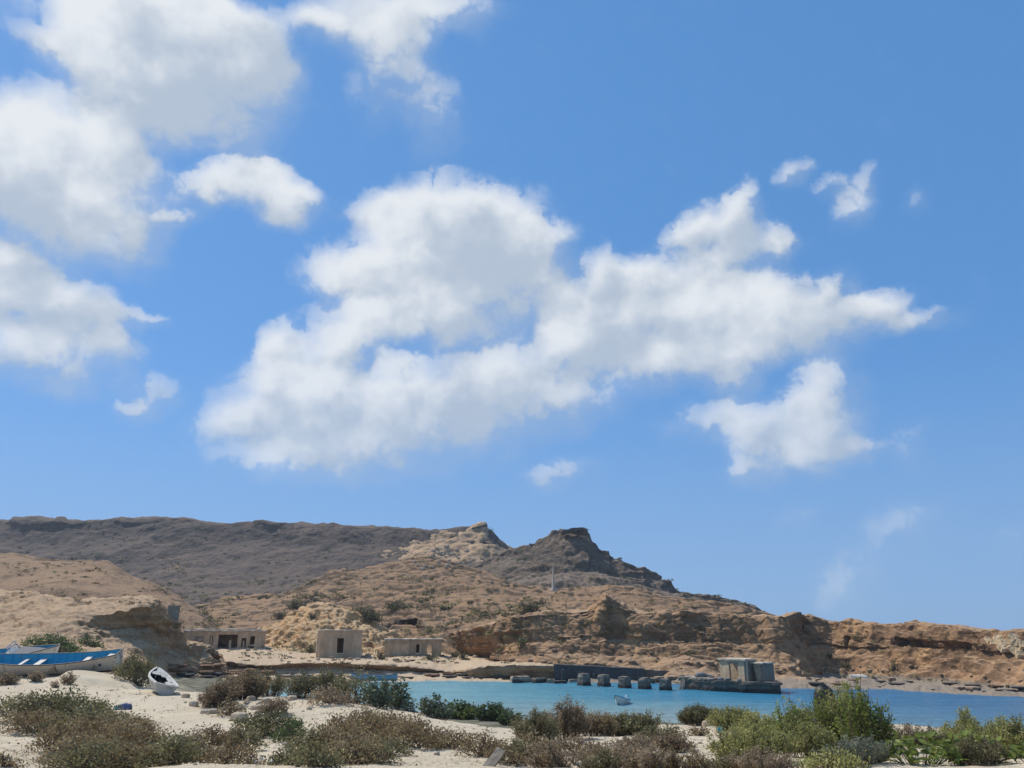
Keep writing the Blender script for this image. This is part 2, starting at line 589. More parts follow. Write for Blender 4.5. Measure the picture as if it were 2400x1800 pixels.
M_cliff = rock_mat('brown_cliff_rock', [(0.151, 0.088, 0.050), (0.248, 0.146, 0.080), (0.367, 0.223, 0.121)], 7, sand=(0.422, 0.275, 0.161), sand_slope=(.74, .97), strata=(1.1, .6), grain=2.2, bdist=.3, spots=((.09, .072, .058), 1.6, .60, .68), pale=((.42, .24, .115), 5, .52, .70), bstr=.5, low=((.25, .20, .15), .38, .80))
M_shelf = rock_mat('orange_shore_rock', [(.20, .125, .075), (.36, .24, .14), (.46, .33, .205)], 4, sand=(.55, .41, .27), sand_slope=(.72, .93), strata=(.5, .4), grain=3.0, bdist=.15)

# ---- far plateau
crest_pl = [(-300, 1214, 690), (-120, 1216, 680), (0, 1218, 675), (28, 1219, 672), (36, 1214.5, 672), (90, 1216, 668), (130, 1220, 668), (145, 1216, 667), (155, 1220, 666), (200, 1221, 665), (245, 1219, 665), (300, 1215, 660), (360, 1214, 655), (470, 1217, 645), (560, 1223, 640), (600, 1226, 636), (660, 1230, 632),
            (695, 1228, 630), (705, 1226, 630), (770, 1226, 625), (780, 1224, 625), (800, 1227, 622), (900, 1232, 615), (975, 1238, 610), (1020, 1243, 605), (1060, 1240, 600), (1125, 1231, 595), (1129, 1230, 594), (1134, 1236, 593), (1150, 1246, 592), (1168, 1264, 590), (1190, 1282, 588), (1230, 1300, 585)]


def off(pts, dp, dd):
    return [(a, b + dp, c + dd) for a, b, c in pts]


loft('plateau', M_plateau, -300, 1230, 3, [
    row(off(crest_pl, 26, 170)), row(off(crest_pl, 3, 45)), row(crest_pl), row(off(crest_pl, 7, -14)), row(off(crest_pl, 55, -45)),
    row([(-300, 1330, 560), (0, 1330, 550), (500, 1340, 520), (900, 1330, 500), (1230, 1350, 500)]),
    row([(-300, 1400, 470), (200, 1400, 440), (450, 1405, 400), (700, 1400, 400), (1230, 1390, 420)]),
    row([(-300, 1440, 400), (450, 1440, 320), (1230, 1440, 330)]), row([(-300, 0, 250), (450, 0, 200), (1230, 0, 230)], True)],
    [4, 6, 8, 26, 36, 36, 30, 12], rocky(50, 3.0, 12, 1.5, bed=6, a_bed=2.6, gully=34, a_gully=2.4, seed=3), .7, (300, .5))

# ---- pale broken cliff at its end
loft('cliff', M_lime, 850, 1240, 2.5, [
    row([(850, 1285, 640), (960, 1262, 630), (1130, 1245, 625), (1240, 1310, 600)]),
    row([(850, 1275, 600), (900, 1262, 596), (960, 1252, 594), (1020, 1247, 590), (1060, 1242, 588), (1100, 1237, 586), (1126, 1232, 584), (1131, 1231, 584), (1137, 1239, 583), (1150, 1249, 582), (1168, 1266, 580), (1190, 1284, 578), (1215, 1287, 576), (1240, 1292, 572)]),
    row([(850, 1285, 588), (960, 1268, 580), (1060, 1256, 574), (1130, 1250, 570), (1180, 1283, 568), (1240, 1300, 566)]),
    row([(850, 1300, 560), (960, 1290, 556), (1060, 1282, 552), (1130, 1275, 552), (1190, 1296, 552), (1240, 1310, 552)]),
    row([(850, 1320, 530), (960, 1322, 525), (1060, 1332, 515), (1240, 1340, 520)]),
    row([(850, 1350, 480), (1000, 1352, 470), (1240, 1385, 440)])],
    [5, 8, 16, 20, 12], rocky(24, 2.2, 7, 1.3, bed=4, a_bed=4.0, blocks=7, a_blocks=.5, seed=14), 0, (300, .5))

# ---- the pointed peak and the ridge falling from it to the right
crest_pk = [(1040, 1352, 450), (1100, 1330, 446), (1150, 1312, 442), (1195, 1288, 438), (1240, 1279, 435), (1268, 1263, 432), (1290, 1252, 430), (1311, 1246, 428), (1316, 1242, 428), (1368, 1240, 428), (1381, 1249, 427), (1383, 1262, 427), (1386, 1268, 426), (1396, 1272, 426), (1404, 1287, 425), (1423, 1296, 423),
            (1425, 1303, 423), (1445, 1313, 420), (1500, 1331, 415), (1509, 1333, 414), (1511, 1338, 414), (1545, 1352, 412), (1575, 1376, 410), (1592, 1388, 408), (1640, 1392, 405), (1690, 1405, 402), (1720, 1409, 400), (1750, 1421, 398), (1800, 1437, 395), (1860, 1452, 392)]
loft('peak', M_peak, 1040, 1860, 2.5, [
    row(off(crest_pk, 60, 120)), row(off(crest_pk, 2, 10)), row(crest_pk), row(off(crest_pk, 12, -5)), row(off(crest_pk, 45, -28)),
    row([(1040, 1368, 400), (1300, 1345, 370), (1420, 1348, 365), (1560, 1385, 365), (1860, 1470, 360)]),
    row([(1040, 1390, 340), (1300, 1385, 320), (1600, 1405, 320), (1860, 1490, 330)]), row([(1040, 5, 260), (1860, 5, 260)], True)],
    [4, 4, 10, 22, 26, 20, 8], rocky(22, 1.6, 5.5, 1.2, bed=3.5, a_bed=2.3, gully=17, a_gully=1.5, seed=23, blocks=9, a_blocks=.45), .6, (250, .5))

# ---- smooth brown hill on the left
crest_lm = [(-400, 1280, 250), (-200, 1288, 245), (0, 1296, 240), (55, 1299, 238), (120, 1308, 236), (180, 1312, 234), (252, 1315, 232), (265, 1321, 231), (290, 1338, 229), (312, 1350, 228), (345, 1360, 226), (375, 1377, 224), (410, 1394, 222), (440, 1412, 220), (470, 1432, 218), (520, 1468, 212), (570, 1505, 206)]
loft('hill', M_mid, -400, 570, 3, [
    row(off(crest_lm, 40, 60)), row(off(crest_lm, 2, 10)), row(crest_lm), row(off(crest_lm, 8, -5)),
    row([(-400, 1345, 205), (0, 1350, 200), (150, 1352, 190), (250, 1360, 198), (330, 1385, 195), (470, 1445, 195), (570, 1515, 195)]),
    row([(-400, 1400, 170), (0, 1400, 165), (130, 1385, 158), (250, 1400, 165), (380, 1430, 165), (470, 1460, 165), (570, 1520, 165)]),
    row([(-400, 3, 130), (470, 2, 130)], True)],
    [4, 4, 6, 26, 26, 12], rocky(18, .9, 3.6, .28, bed=2.6, a_bed=.3, gully=14, a_gully=.9, seed=31), .7, (125, .5))

# ---- the wide scrubby hill in the middle
crest_ce = [(380, 1452, 268), (420, 1436, 268), (465, 1417, 270), (520, 1405, 272), (580, 1399, 275), (620, 1392, 278), (660, 1386, 280), (700, 1374, 282), (740, 1360, 283), (775, 1345, 284), (808, 1333, 285), (815, 1336, 285), (850, 1331, 286), (895, 1321, 288), (930, 1313, 289), (960, 1306, 290), (985, 1303, 290), (1010, 1305, 290), (1035, 1314, 289),
            (1080, 1327, 287), (1120, 1337, 285), (1160, 1348, 283), (1200, 1361, 281), (1250, 1372, 280), (1300, 1381, 278), (1350, 1377, 276), (1400, 1373, 274), (1430, 1371, 273), (1470, 1374, 272), (1500, 1381, 270), (1560, 1394, 266), (1620, 1401, 262), (1680, 1412, 258), (1750, 1428, 254), (1800, 1441, 250), (1900, 1470, 246)]
loft('hill', M_central, 380, 1900, 2.8, [
    row(off(crest_ce, 30, 70)), row(off(crest_ce, 1.5, 10)), row(crest_ce), row(off(crest_ce, 6, -5)),
    row([(380, 1465, 250), (500, 1425, 245), (660, 1404, 246), (735, 1385, 240), (760, 1382, 250), (815, 1374, 256), (850, 1372, 245), (985, 1345, 255), (1100, 1365, 250), (1250, 1392, 250), (1430, 1395, 248), (1600, 1420, 236), (1900, 1490, 225)]),
    row([(380, 1480, 220), (500, 1450, 215), (700, 1425, 220), (850, 1415, 220), (1000, 1405, 212), (1150, 1410, 205), (1300, 1425, 200), (1600, 1450, 200), (1900, 1500, 200)]),
    row([(380, 1490, 190), (560, 1475, 190), (700, 1452, 200), (850, 1448, 200), (915, 1452, 200), (1000, 1450, 190), (1100, 1452, 170), (1300, 1460, 165), (1900, 1510, 165)]),
    row([(380, 1500, 165), (560, 1500, 170), (700, 1480, 185), (850, 1478, 185), (900, 1480, 182), (925, 1470, 194), (980, 1470, 194), (1005, 1480, 172), (1100, 1482, 150), (1300, 1500, 146), (1900, 1520, 145)]),
    row([(380, 1515, 148), (560, 1515, 150), (700, 1508, 165), (850, 1504, 165), (900, 1503, 162), (925, 1494, 172), (980, 1494, 172), (1005, 1505, 155), (1100, 1518, 141), (1300, 1533, 138), (1900, 1540, 138)]),
    row([(380, 1.5, 136), (1100, 1.5, 136), (1900, 1.0, 130)], True)],
    [4, 4, 6, 26, 24, 20, 18, 16, 8], rocky(17, 1.3, 4.5, .36, bed=2.4, a_bed=.8, gully=16, a_gully=1.2, seed=44, blocks=5, a_blocks=.35), .5, (140, .45))

# ---- honeycombed yellow outcrop behind the box house
crest_ye = [(540, 1512, 156), (570, 1492, 156), (600, 1473, 156), (625, 1466, 156), (655, 1458, 156), (675, 1440, 156), (700, 1428, 156), (720, 1414, 156), (740, 1409, 156), (765, 1411, 156), (790, 1413, 156), (812, 1422, 156), (830, 1436, 156), (850, 1450, 156), (880, 1464, 156), (930, 1482, 156), (970, 1505, 156)]
loft('outcrop', M_yellow, 540, 970, 2.2, [
    row(off(crest_ye, 25, 14)), row(off(crest_ye, 1, 2)), row(crest_ye), row(off(crest_ye, 10, -1.5)),
    row([(540, 1516, 150), (600, 1492, 148), (680, 1470, 147), (740, 1455, 146), (800, 1462, 146), (860, 1478, 148), (970, 1512, 150)]),
    row([(540, 1522, 143), (640, 1512, 142), (740, 1505, 141), (860, 1508, 141), (970, 1522, 143)]),
    row([(540, 1533, 136), (970, 1533, 136)])],
    [4, 3, 8, 30, 26, 10], rocky(9, .9, 2.4, .75, bed=1.5, a_bed=1.3, pits=1.25, a_pits=.60, seed=52))

# ---- cliffs along the right of the bay
crest_cl = [(980, 1512, 142), (1020, 1500, 139), (1060, 1487, 136), (1110, 1470, 133), (1160, 1456, 131), (1210, 1447, 129), (1250, 1444, 128), (1290, 1434, 127), (1340, 1430, 126), (1375, 1426, 125), (1395, 1415, 125), (1412, 1398, 125), (1420, 1391, 125), (1429, 1397, 125), (1445, 1409, 124), (1465, 1421, 124), (1495, 1431, 123),
            (1540, 1438, 121), (1600, 1433, 119), (1650, 1436, 117), (1700, 1440, 115), (1750, 1443, 114), (1795, 1440, 114), (1815, 1444, 116), (1845, 1442, 124), (1870, 1443, 130), (1893, 1437, 134), (1920, 1444, 136), (1943, 1455, 137), (1985, 1452, 136), (2010, 1453, 135), (2040, 1459, 133), (2100, 1464, 129), (2125, 1464, 127), (2148, 1459, 126), (2180, 1462, 123), (2240, 1468, 119), (2300, 1474, 114), (2400, 1479, 107), (2600, 1490, 95), (2900, 1500, 82)]
FD = np.array([(980, 148), (1060, 146), (1110, 138), (1150, 121), (1200, 113), (1300, 108.5), (1420, 108), (1560, 107), (1700, 106), (1800, 105), (1850, 104), (1885, 104), (1900, 107), (1930, 114), (2000, 113), (2150, 104), (2300, 93), (2400, 86), (2600, 75), (2900, 65)])


def foot(x, lag=0):
    return float(np.interp(x + lag, FD[:, 0], FD[:, 1]))


def crow(pts, run, lag):
    return row([(x, y, foot(x, lag) + run) for x, y in pts])


dense = sorted(set([p[0] for p in crest_cl] + list(range(1780, 1960, 10))))
lipy = lambda x: float(np.interp(x, [p[0] for p in crest_cl], [p[1] for p in crest_cl]))


def ys(knots, extra=None):
    return [(x, max(float(np.interp(x, [k[0] for k in knots], [k[1] for k in knots])), lipy(x) + 9)) for x in dense]


loft('cliff', M_cliff, 980, 2900, 2.2, [
    row([(980, 1500, 170), (1400, 1440, 165), (1800, 1448, 160), (1900, 1456, 165), (2150, 1478, 150), (2400, 1492, 130), (2900, 1512, 110)]),
    crow([(x, lipy(x) + 1) for x in dense], 14, 60), crow([(x, lipy(x)) for x in dense], 9.3, 60), crow([(x, lipy(x) + 7) for x in dense], 8.5, 58),
    crow(ys([(980, 1520), (1060, 1505), (1160, 1485), (1250, 1475), (1330, 1465), (1420, 1452), (1480, 1462), (1600, 1468), (1700, 1475), (1800, 1480), (1893, 1484), (2000, 1492), (2150, 1500), (2300, 1508), (2400, 1512), (2900, 1530)]), 7.1, 50),
    crow(ys([(980, 1530), (1060, 1522), (1160, 1512), (1250, 1505), (1330, 1500), (1420, 1490), (1480, 1495), (1600, 1503), (1700, 1508), (1820, 1512), (1910, 1512), (2000, 1520), (2150, 1522), (2300, 1528), (2400, 1532), (2900, 1550)]), 6.1, 36),
    crow(ys([(980, 1540), (1060, 1535), (1200, 1532), (1330, 1532), (1420, 1530), (1600, 1538), (1800, 1548), (1880, 1553), (1930, 1546), (2000, 1552), (2150, 1558), (2300, 1566), (2400, 1570), (2900, 1590)]), 3.2, 16),
    crow(ys([(980, 1552), (1100, 1550), (1200, 1552), (1400, 1556), (1560, 1562), (1700, 1572), (1800, 1580), (1880, 1585), (1930, 1583), (2000, 1588), (2150, 1596), (2300, 1607), (2400, 1612), (2900, 1640)]), 0, 0),
    row([(980, 1.2, 145), (1060, 1.0, 142), (1110, .9, 130), (1150, .9, 116), (1200, .9, 110), (1400, .8, 107), (1560, .6, 104), (1700, .3, 98), (1850, .25, 94), (2000, .25, 93), (2150, .25, 89), (2300, .25, 83), (2400, .25, 80), (2900, .2, 62)], True),
    row([(980, -1.2, 140), (1060, -1.2, 136), (1110, -1.2, 122), (1150, -1.2, 108), (1400, -1.2, 99), (1560, -1.2, 98), (1700, -1.2, 90), (1850, -1.0, 85), (2150, -1.0, 80), (2400, -1.0, 72), (2900, -1, 55)], True)],
    [4, 4, 6, 26, 24, 24, 22, 12, 8], rocky(8, .75, 2.4, .16, bed=.95, a_bed=.42, gully=4.6, a_gully=1.15, seed=61, blocks=2.2, a_blocks=.14))

# ---- rock shelf along the far shore
wl = [(370, 1603), (480, 1598), (560, 1597), (700, 1595), (800, 1594), (1000, 1592.5), (1100, 1593), (1200, 1595), (1330, 1596), (1420, 1598)]
K = 5.6 * 1995


def wrow(dp, dd):
    return [(x, y + dp, K / (y - 1490) + dd) for x, y in wl]


top = [(370, 1556), (420, 1548), (470, 1547), (530, 1549), (600, 1557), (640, 1556), (700, 1552), (760, 1554), (800, 1554), (860, 1555), (900, 1556), (960, 1561), (1000, 1564), (1030, 1569), (1060, 1573), (1090, 1572), (1105, 1567), (1125, 1563), (1160, 1561), (1200, 1558), (1250, 1557), (1300, 1558), (1420, 1562)]
bot = [(370, 1566), (420, 1562), (470, 1561), (530, 1561), (600, 1564), (640, 1563), (700, 1562), (760, 1563), (800, 1565), (860, 1567), (900, 1569), (960, 1572), (1000, 1574), (1030, 1575), (1060, 1576), (1085, 1577), (1100, 1586), (1125, 1589), (1160, 1590), (1200, 1591), (1250, 1592), (1300, 1592), (1420, 1594)]


def dsh(x):
    return np.interp(x, [370, 560, 800, 1060, 1100, 1200, 1420], [114, 117, 117, 116, 110, 108, 105])


loft('rock_shelf', M_shelf, 370, 1300, 2.4, [
    row([(370, 1495, 155), (600, 1500, 155), (740, 1515, 155), (900, 1515, 155), (1060, 1525, 148), (1420, 1540, 130)]),
    row([(370, 1530, 128), (420, 1527, 128), (600, 1524, 128), (660, 1536, 126), (760, 1543, 126), (860, 1544, 126), (960, 1541, 127), (1060, 1548, 125), (1200, 1545, 120), (1420, 1552, 112)]), row([(x, y, dsh(x) - .2) for x, y in top]), row([(x, y + 2.5, dsh(x) - .5) for x, y in top]), row([(x, y, dsh(x) + .3) for x, y in bot]),
    row([(x, max(y + 6, 1581), dsh(x) - 1.2) for x, y in bot]), row(wrow(-3.5, 0)), row(wrow(0.5, -1.0)), row([(370, -1.2, 98), (1420, -1.2, 96)], True)],
    [12, 8, 4, 8, 12, 10, 4, 4], rocky(6, .18, 1.8, .16, bed=.45, a_bed=.22, blocks=2.2, a_blocks=.12, seed=71))

# ---- sandstone outcrop behind the boats
crest_oc = [(-400, 1372, 100), (-100, 1380, 99), (0, 1383, 98), (60, 1385, 97), (95, 1392, 96), (130, 1399, 96), (172, 1405, 96), (190, 1405, 96), (240, 1402, 97), (290, 1398, 98), (320, 1396, 99), (340, 1397, 100), (362, 1402, 101), (372, 1408, 102), (377, 1417, 103), (385, 1428, 104), (398, 1438, 106), (415, 1446, 108), (425, 1470, 110), (432, 1493, 111), (440, 1500, 111), (470, 1508, 112), (502, 1517, 113), (515, 1528, 114), (527, 1541, 115), (536, 1558, 115)]
loft('outcrop', M_tan, -400, 536, 2.2, [
    row(off(crest_oc, 18, 26)), row(off(crest_oc, 1, 5)), row(crest_oc), row([(x, min(y + 12, 1556), d - 1.8) for x, y, d in crest_oc]),
    row([(-400, 1420, 93), (0, 1425, 92), (100, 1430, 90), (180, 1440, 89), (250, 1440, 91), (300, 1428, 93), (345, 1425, 96.5), (375, 1440, 100), (400, 1470, 104), (430, 1505, 108), (500, 1524, 112), (536, 1560, 114)]),
    row([(-400, 1470, 88), (0, 1470, 86), (60, 1475, 85), (130, 1485, 84), (200, 1482, 86), (240, 1478, 90), (300, 1470, 94.5), (350, 1462, 98.5), (400, 1490, 103.5), (430, 1520, 107.5), (500, 1533, 111), (536, 1562, 113.5)]),
    row([(-400, 1495, 84), (0, 1494, 82), (100, 1496, 81), (160, 1497, 83), (240, 1494, 88), (300, 1494, 92.5), (350, 1500, 97), (400, 1520, 102.5), (450, 1538, 107), (500, 1545, 110), (536, 1565, 113)]),
    row([(-400, 1510, 78), (0, 1512, 76), (150, 1515, 76), (240, 1518, 82), (300, 1525, 87), (350, 1535, 93), (400, 1545, 100), (450, 1550, 106), (500, 1552, 109.7), (536, 1567, 112.7)]),
    row([(-400, 1530, 68), (0, 1535, 66), (240, 1540, 71), (300, 1550, 78), (350, 1558, 88), (400, 1561, 98), (450, 1562, 105), (500, 1562, 109.3), (536, 1569, 112.4)]),
    row([(-400, 2.0, 62), (240, 2.0, 64), (300, 1.5, 72), (350, 1.2, 84), (400, .9, 95), (450, .8, 103), (536, .5, 110)], True)],
    [6, 5, 7, 14, 18, 14, 14, 12, 8], rocky(7, .42, 1.9, .32, bed=.8, a_bed=.46, seed=81, pits=1.3, a_pits=.2, blocks=2.0, a_blocks=.10))

# ---------------------------------------------------------------- near sand and dunes
_pxs = np.array([-400, 0, 200, 400, 600, 800, 950, 1100, 1200, 1350, 1500, 1700, 2000, 2400, 2800.])


def zat(py, d):
    _, ry, rz = ray(1200, np.asarray(py, float))
    return 5.6 + rz / ry * d


_rows = [
    (-90, [4.3] * 15), (0, [4.25] * 15), (6, [4.2] * 15), (10, [3.95] * 15),
    (14, zat([1797] * 15, 14)),
    (20, zat([1742, 1740, 1738, 1740, 1740, 1738, 1738, 1745, 1750, 1750, 1748, 1742, 1738, 1745, 1745], 20)),
    (28, zat([1700, 1700, 1695, 1700, 1703, 1698, 1702, 1715, 1728, 1730, 1726, 1718, 1716, 1728, 1730], 28)),
    (34, zat([1670, 1665, 1664, 1672, 1676, 1668, 1680, 1700, 1715, 1716, 1712, 1702, 1702, 1722, 1724], 34)),
    (40, zat([1645, 1640, 1641, 1642, 1640, 1634, 1660, 1694, 1706, 1707, 1704, 1696, 1702, 1722, 1728], 40)),
    (46, [2.65, 2.68, 2.70, 2.60, 2.55, 2.05, .9, .6, .5, .42, .40, .5, .1, -.15, -.2]),
    (52, [2.85, 2.85, 2.88, 2.35, 1.8, .8, .35, .3, .27, .25, .2, .15, -.3, -.6, -.7]),
    (58, [3.1, 3.12, 3.1, 1.9, .7, .1, .05, .06, .06, .04, -.05, -.2, -.6, -1, -1]),
    (66, [3.2, 3.25, 3.1, 1.4, .15, -.25, -.4, -.5, -.5, -.5, -.5, -.7, -1, -1.3, -1.3]),
    (80, [3.3, 3.3, 2.9, 1.15, -.25, -.6, -1, -1.2, -1.2, -1.2, -1.2, -1.3, -1.3, -1.5, -1.5]),
    (96, [3.3, 3.3, 2.6, 1.0, -.1, -.8, -1.3, -1.5, -1.5, -1.5, -1.5, -1.5, -1.5, -1.5, -1.5]),
    (112, [3.0, 3.0, 2.0, .9, .2, -1, -1.5, -1.5, -1.5, -1.5, -1.5, -1.5, -1.5, -1.5, -1.5]),
]
_Y = np.array([r[0] for r in _rows], float)
_Z = np.array([r[1] for r in _rows], float)


def sand_base(X, Y):
    u = np.clip(1200 + 1893 * X / np.maximum(Y, 12), -400, 2800)
    # smooth interpolation in both directions
    k = np.clip(np.searchsorted(_Y, Y) - 1, 0, len(_Y) - 2)
    t = np.clip((Y - _Y[k]) / (_Y[k + 1] - _Y[k]), 0, 1)

    def at_row(i):
        i = np.clip(i, 0, len(_Y) - 1)
        j = np.clip(np.searchsorted(_pxs, u) - 1, 0, len(_pxs) - 2)
        s = np.clip((u - _pxs[j]) / (_pxs[j + 1] - _pxs[j]), 0, 1)
        s = s * s * (3 - 2 * s) * .5 + s * .5
        return _Z[i, j] * (1 - s) + _Z[i, j + 1] * s
    b, c = at_row(k), at_row(k + 1)
    lin = b * (1 - t) + c * t
    a, e = at_row(k - 1), at_row(k + 2)
    cr = .5 * (2 * b + (c - a) * t + (2 * a - 5 * b + 4 * c - e) * t * t + (3 * b - a - 3 * c + e) * t ** 3)
    return np.where(Y > 14, .6 * cr + .4 * lin, lin)


def sand_z(X, Y):
    z = sand_base(X, Y)
    P = np.stack([X, Y, np.zeros_like(X)], -1)
    shp = X.shape
    P = P.reshape(-1, 3)
    n = (fbm(P / 6, 3, .5, 101) * .24 + fbm(P / 1.7, 3, .5, 105) * .055 + fbm(P / .5, 3, .55, 111) * .022).reshape(shp)
    z = z + n * np.clip((z + .3) / 1.2, .12, 1)
    # wind-cut bank below the blue boat
    u = 1200 + 1893 * X / np.maximum(Y, 12)
    edge = 51.2 + .9 * fbm(P / 3, 3, .5, 120).reshape(shp)
    win = sstep(u, 150, 178) * (1 - sstep(u, 318, 345))
    z = z + win * (.30 * sstep(Y, edge, edge + .35) * (1 - sstep(Y, 55, 60)) - .12 * (1 - sstep(Y, edge - 3, edge)) * sstep(Y, edge - 9, edge - 4))
    return z


def sand_material():
    m, g, b = new_mat('dune_sand')
    geo = g.add('ShaderNodeNewGeometry')
    pos = geo.outputs['Position']
    c = g.ramp(g.noise(pos, .35, 6, .55), [(.3, (.485, .40, .285)), (.55, (.545, .46, .335)), (.75, (.58, .50, .375))])
    f = g.noise(pos, 9.0, 5, .7)
    c = g.mix(.35, c, g.ramp(f, [(.3, (.36, .36, .36)), (.5, (.5, .5, .5)), (.7, (.62, .62, .62))]), 'OVERLAY')
    # dry plant litter
    lit = g.m('MULTIPLY', g.rng(g.noise(pos, 1.1, 4, .6), .50, .68), g.rng(g.noise(g.mapping(pos, (1, .5, 1)), 26.0, 3, .7), .56, .66))
    c = g.mix(g.m('MULTIPLY', lit, .75), c, (.14, .105, .075))
    # wet flats by the water: grey green weed and dark stones
    sz = g.add('ShaderNodeSeparateXYZ')
    g.l.new(pos, sz.inputs[0])
    hz = g.m('ADD', sz.outputs[2], g.m('MULTIPLY_ADD', g.noise(pos, .22, 5, .6), 1.3, -.65))
    weed = g.ramp(g.noise(pos, .7, 7, .7), [(.36, (.075, .078, .058)), (.5, (.14, .135, .095)), (.62, (.24, .215, .16)), (.72, (.36, .32, .25))])
    c = g.mix(g.rng(hz, .75, 1.75), weed, c)
    g.l.new(c, b.inputs['Base Color'])
    b.inputs['Roughness'].default_value = .95
    b.inputs['Specular IOR Level'].default_value = .1
    h = g.m('ADD', g.m('MULTIPLY', g.noise(g.mapping(pos, (1.6, .8, 1), (0, 0, .5)), 5.0, 6, .62), .7), g.m('MULTIPLY', g.noise(pos, 22.0, 3, .6), .25))
    bump(g, b, h, 1.0, .09)
    return m


def build_sand():
    u = np.arange(-560, 2961, 4.0)
    ys = [-90, -70, -50, -35, -22, -12, -4, 2, 6, 8.5, 10.5, 12]
    y = 12.0
    while y < 66:
        y += max(.07, y * y * .00017)
        ys.append(y)
    while y < 118:
        y += 1.2
        ys.append(y)
    ys = np.array(ys)
    U, Y = np.meshgrid(u, ys)
    wid = np.where(Y < 12, 12 + (12 - Y) * .55, Y)
    X = (U - 1200) / 1893 * wid
    Zs = sand_z(X, Y)
    G = np.stack([X, Y, Zs], -1)
    nr, nc = U.shape
    i = np.arange(nr * nc).reshape(nr, nc)
    f = np.stack([i[:-1, :-1], i[:-1, 1:], i[1:, 1:], i[1:, :-1]], -1).reshape(-1, 4)
    structure('sand', mesh_np('sand', G.reshape(-1, 3), f, sand_material()))
    keep = (Y[:-1, :-1] > 9).ravel()
    SURF.append((G.reshape(-1, 3), f[keep]))


build_sand()


# ---------------------------------------------------------------- the bay
def build_water():
    m, g, b = new_mat('bay_water')
    geo = g.add('ShaderNodeNewGeometry')
    pos = geo.outputs['Position']
    sep = g.add('ShaderNodeSeparateXYZ')
    g.l.new(pos, sep.inputs[0])
    x, y, _ = sep.outputs
    wob = g.m('MULTIPLY_ADD', g.noise(pos, .035, 4, .55), 26.0, -13.0)
    # sandy shallows on the left, deeper towards the open right
    deep = g.rng(g.m('ADD', g.m('ADD', x, wob), g.m('MULTIPLY', g.m('SUBTRACT', y, 80), .25)), -22, 42)
    c = g.ramp(deep, [(0, (.185, .385, .425)), (.35, (.105, .325, .41)), (.7, (.040, .235, .375)), (1, (.020, .165, .325))])
    near = g.rng(g.m('ADD', y, g.m('MULTIPLY', wob, .35)), 82, 54)
    c = g.mix(g.m('MULTIPLY', near, g.rng(x, 34, 6, .22, .85)), c, (.30, .36, .335))
    st = g.noise(g.mapping(pos, (.05, .35, 1)), 1.0, 5, .6)
    c = g.mix(.42, c, g.ramp(st, [(.35, (.36, .36, .36)), (.5, (.5, .5, .5)), (.65, (.63, .63, .63))]), 'OVERLAY')  # ripple glints painted into the water colour as light and dark streaks
    st2 = g.noise(g.mapping(pos, (.35, 1.6, 1)), 1.0, 4, .6)
    c = g.mix(.30, c, g.ramp(st2, [(.36, (.38, .38, .38)), (.5, (.5, .5, .5)), (.64, (.66, .66, .66))]), 'OVERLAY')  # finer glint streaks, also painted into the colour
    g.l.new(c, b.inputs['Base Color'])
    b.inputs['Roughness'].default_value = .22
    b.inputs['IOR'].default_value = 1.2
    b.inputs['Specular IOR Level'].default_value = .5
    h = g.m('ADD', g.noise(g.mapping(pos, (.9, 2.2, 1)), 1.3, 5, .6), g.m('MULTIPLY', g.noise(g.mapping(pos, (.25, .8, 1)), 1.0, 3, .5), 1.6))
    bump(g, b, h, 1.0, .45)
    s = 5200
    v = np.array([(-s, -s, 0), (s, -s, 0), (s, s, 0), (-s, s, 0)], float)
    structure('water', mesh_np('water', v, np.array([[0, 1, 2, 3]]), m))


build_water()


# ================================================================ things
bpy.context.view_layer.update()
DG = bpy.context.evaluated_depsgraph_get()


def hit(px, py):
    for dy in range(0, 90, 5):
        p = hit_once(px, py + dy)
        if p is not None:
            return p


def hit_once(px, py):
    """the point of the land seen at a pixel of the photograph"""
    rx, ry, rz = ray(px, py)
    dr = Vector((float(rx), float(ry), float(rz))).normalized()
    o = Vector(CAM)
    for _ in range(8):
        ok, loc, nor, ix, ob, *_r = sc.ray_cast(DG, o, dr)
        if not ok:
            return None
        if ob.get('kind') == 'structure' and ob.name.split('.')[0] != 'water':
            return loc
        if ob.name.split('.')[0] == 'water':
            return None
        o = loc + dr * .02
    return None


def ground(x, y, top=200.0):
    ok, loc, nor, *_ = sc.ray_cast(DG, Vector((x, y, top)), Vector((0, 0, -1)))
    return loc.z if ok else 0.0


def gxy(px, d):
    p = at(px, 1490, d)
    return float(p[0]), float(p[1])


